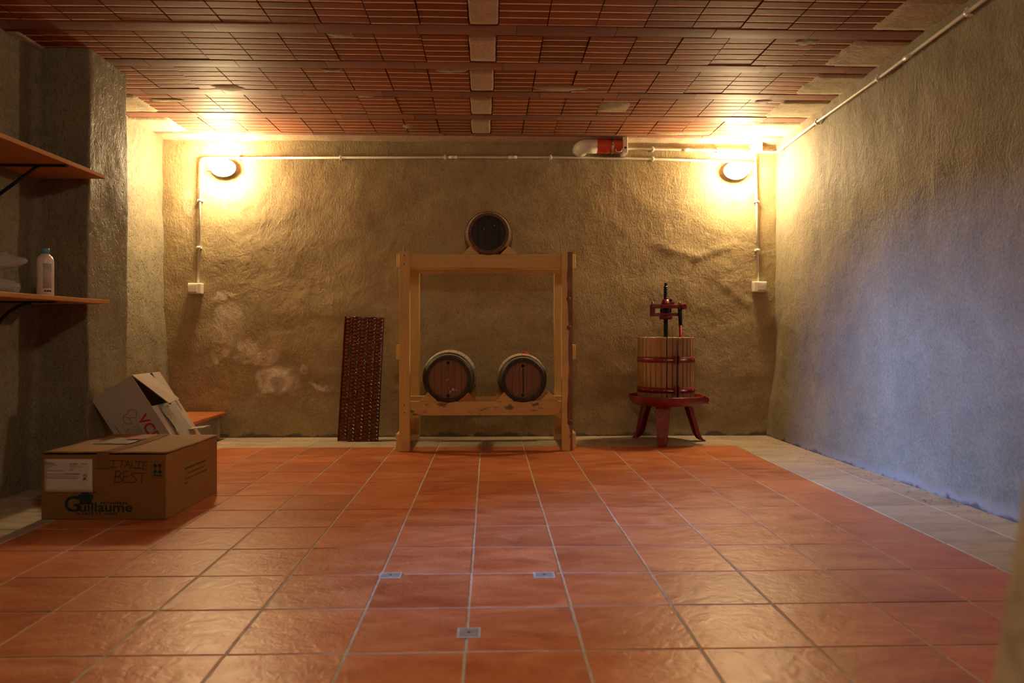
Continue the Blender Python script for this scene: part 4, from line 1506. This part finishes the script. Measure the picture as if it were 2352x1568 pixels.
# ================================================================ SHELVES
def shelf(label, z, x1, ybr, curved):
    o = thing('wall_shelf', label, 'shelf', (-2.40, 3.2, z), group='wooden wall shelves')
    bd = MB().box(-.02, x1 + 2.40, -1.0, .792, -.021, 0).build('board', M_shelf, o, .002)
    yb_ = ybr - 3.2
    if not curved:
        br = MB().box(-.005, x1 + 2.40 - .01, yb_ - .012, yb_ + .012, -.031, -.0212).build('bracket_arm', M_iron, o, .002)
        MB().tube([(.20, yb_, -.03), (.005, yb_, -.175)], .009, 8).build('bracket_brace', M_iron, o)
        MB().box(-.012, .004, yb_ - .012, yb_ + .012, -.21, -.022).build('bracket_upright', M_iron, o, .002)
        MB().box(-.005, x1 + 2.40 - .01, -.9, -.876, -.031, -.0212).build('bracket_arm', M_iron, o, .002)
    else:
        MB().box(-.005, x1 + 2.40 - .055, yb_ - .011, yb_ + .011, -.029, -.0212).build('bracket_arm', M_iron, o, .002)
        pts = [(.20, yb_, -.03), (.15, yb_, -.042), (.10, yb_, -.07), (.06, yb_, -.11), (.03, yb_, -.16), (.006, yb_, -.21)]
        MB().tube(pts, .008, 8).build('bracket_brace', M_iron, o)
        MB().box(-.012, .004, yb_ - .011, yb_ + .011, -.26, -.022).build('bracket_upright', M_iron, o, .002)
        MB().box(-.005, x1 + 2.40 - .055, -.9, -.878, -.029, -.0212).build('bracket_arm', M_iron, o, .002)
    return o
shelf('upper wooden wall shelf on straight black bracket at left', 1.668, -2.048, 3.655, False)
shelf('lower wooden wall shelf on curved black bracket, holding the bottle', 1.001, -2.028, 3.60, True)

# ---- bottle
dd = ray(104, 676); s = -2.085 / dd.x
bo = thing('plastic_bottle', 'white plastic bottle with blue cap on the lower shelf', 'bottle', (-2.085, dd.y * s, 1.0015), (0, 0, R(20)))
MB().lathe([(.0001, 0), (.032, 0), (.0355, .004), (.0355, .16), (.034, .172), (.028, .184), (.019, .192), (.017, .197), (.0001, .197)], 32, 'Z').build('bottle_body', M_bottle, bo)
MB().lathe([(.0001, .1965), (.0185, .1965), (.018, .220), (.0165, .223), (.0001, .223)], 24, 'Z').build('cap', M_blue, bo)
a0, a1 = R(-95), R(-35)
MB().lathe([(.0359, .035), (.0361, .035), (.0361, .15), (.0359, .15)], 12, 'Z', a0=a0, a1=a1, closed=True).build('label_panel', M_lbl, bo)
mb = MB()
for k in range(6):
    z = .05 + k * .018
    mb.lathe([(.0362, z), (.0364, z), (.0364, z + .0015), (.0362, z + .0015)], 10, 'Z', a0=a0 + .05, a1=a1 - .05, closed=True)
tag(mb.build('label_print', M_pvc_grey, bo), kind='stuff')
for k, aa in enumerate((-80, -62, -46)):
    a = R(aa)
    MB().tube([(.0350 * math.cos(a), .0350 * math.sin(a), .022), (.0362 * math.cos(a), .0362 * math.sin(a), .022)], .005, 8).build('hazard_mark', M_black, bo)

# ---- clear plastic bags and a red container at the frame's left edge
def bag(label, c, sx, sy, sz, seed, lobes):
    o = thing('plastic_bag', label, 'bag', c, group='clear plastic bags on the lower shelf')
    bm = bmesh.new()
    bmesh.ops.create_icosphere(bm, subdivisions=4, radius=1)
    for v in bm.verts:
        p = v.co.copy()
        k = 1 + .22 * noise.noise(p * 1.7 + Vector((seed, 0, 0))) + .20 * abs(noise.noise(p * 4.5 + Vector((0, seed, 0)))) + .10 * abs(noise.noise(p * 9 + Vector((0, seed, 3))))
        q = Vector((p.x * sx * k, p.y * sy * k, p.z * sz * k))
        for (lx, lz, amt) in lobes:
            w = max(0, p.dot(Vector((lx, 0, lz)).normalized())) ** 14
            q += Vector((lx, 0, lz)) * amt * w
        q.z = max(q.z, -sz * .82)
        v.co = q + Vector((0, 0, sz * .82))
    me = bpy.data.meshes.new('bag_film'); bm.to_mesh(me); bm.free()
    for p in me.polygons: p.use_smooth = True
    me.materials.append(M_film)
    link('bag_film', me, o)
    return o
bag('crumpled clear plastic bag lying flat on the lower shelf', (-2.225, 3.36, 1.0022), .085, .07, .042, 1, [(1, .1, .04), (1, -.5, .02)])
bag('puffed clear plastic bag with pointed corners on top of another', (-2.235, 3.35, 1.105), .07, .07, .034, 5, [(1, .35, .055), (1, .0, .07), (.7, .9, .03)])
rd = thing('red_canister', 'red canister on the lower shelf at the left picture edge', 'canister', (-2.336, 3.45, 1.0015))
MB().lathe([(.0001, 0), (.048, 0), (.05, .004), (.05, .27), (.046, .28), (.0001, .28)], 28, 'Z').build('can_body', M_redrod, rd)
MB().lathe([(.0505, .20), (.0512, .20), (.0512, .206), (.0505, .206)], 28, 'Z', closed=True).build('seam_ring', M_steel, rd)

# ================================================================ FLOOR PLATES AND CRUMBS
for (px, py, w, d, lab) in ((897, 1321, .062, .045, 'grey plate set in floor, left one of the far pair'), (1250, 1320, .060, .045, 'grey plate set in floor, right one of the far pair'), (1077, 1453, .052, .055, 'grey plate set in a floor joint nearest the viewer')):
    c = atz(px, py, 0)
    o = thing('anchor_plate', lab, 'plate', (c.x, c.y, .0004), group='grey plates let into the floor tiles')
    mb = MB().box(-w / 2, w / 2, -d / 2, d / 2, 0, .0012); mb.build('plate', M_cement, o, .0006)
    MB().lathe([(.0001, .0016), (.0045, .0016), (.0055, .0010)], 12, 'Z').build('bolt_hole', M_black, o)
    mb = MB().box(-w / 2 - .007, w / 2 + .007, -d / 2 - .007, d / 2 + .007, 0, .0006); mb.build('mortar_bed', M_grout, o, .0003)

mb = MB()
rnd = random.Random(8)
def crumb(x, y, s):
    a = rnd.uniform(0, 6.3)
    c, sn = math.cos(a), math.sin(a)
    l, w, h = s * rnd.uniform(.6, 2.2), s * rnd.uniform(.3, .7), s * .4
    vs_ = [(x + c * l, y + sn * l, .0008), (x - sn * w, y + c * w, .0008), (x - c * l, y - sn * l, .0008), (x + sn * w, y - c * w, .0008), (x, y, h)]
    mb.add(vs_, [(0, 1, 4), (1, 2, 4), (2, 3, 4), (3, 0, 4)])
for _ in range(260):
    y = rnd.uniform(3.2, 5.75); x = right_x(y, 0) - abs(rnd.gauss(.02, .10)) - .02
    crumb(x, y, rnd.uniform(.002, .006))
for _ in range(140):
    x = rnd.uniform(-1.7, 2.1); y = 5.80 - abs(rnd.gauss(.03, .10))
    crumb(x, y, rnd.uniform(.002, .006))
for _ in range(120):
    crumb(rnd.uniform(-1.8, 1.9), rnd.uniform(1.9, 5.4), rnd.uniform(.0015, .0035))
tag(mb.build('dirt_crumbs', M_iron), 'dark crumbs of dirt scattered along the wall foot and floor', 'debris', kind='stuff')
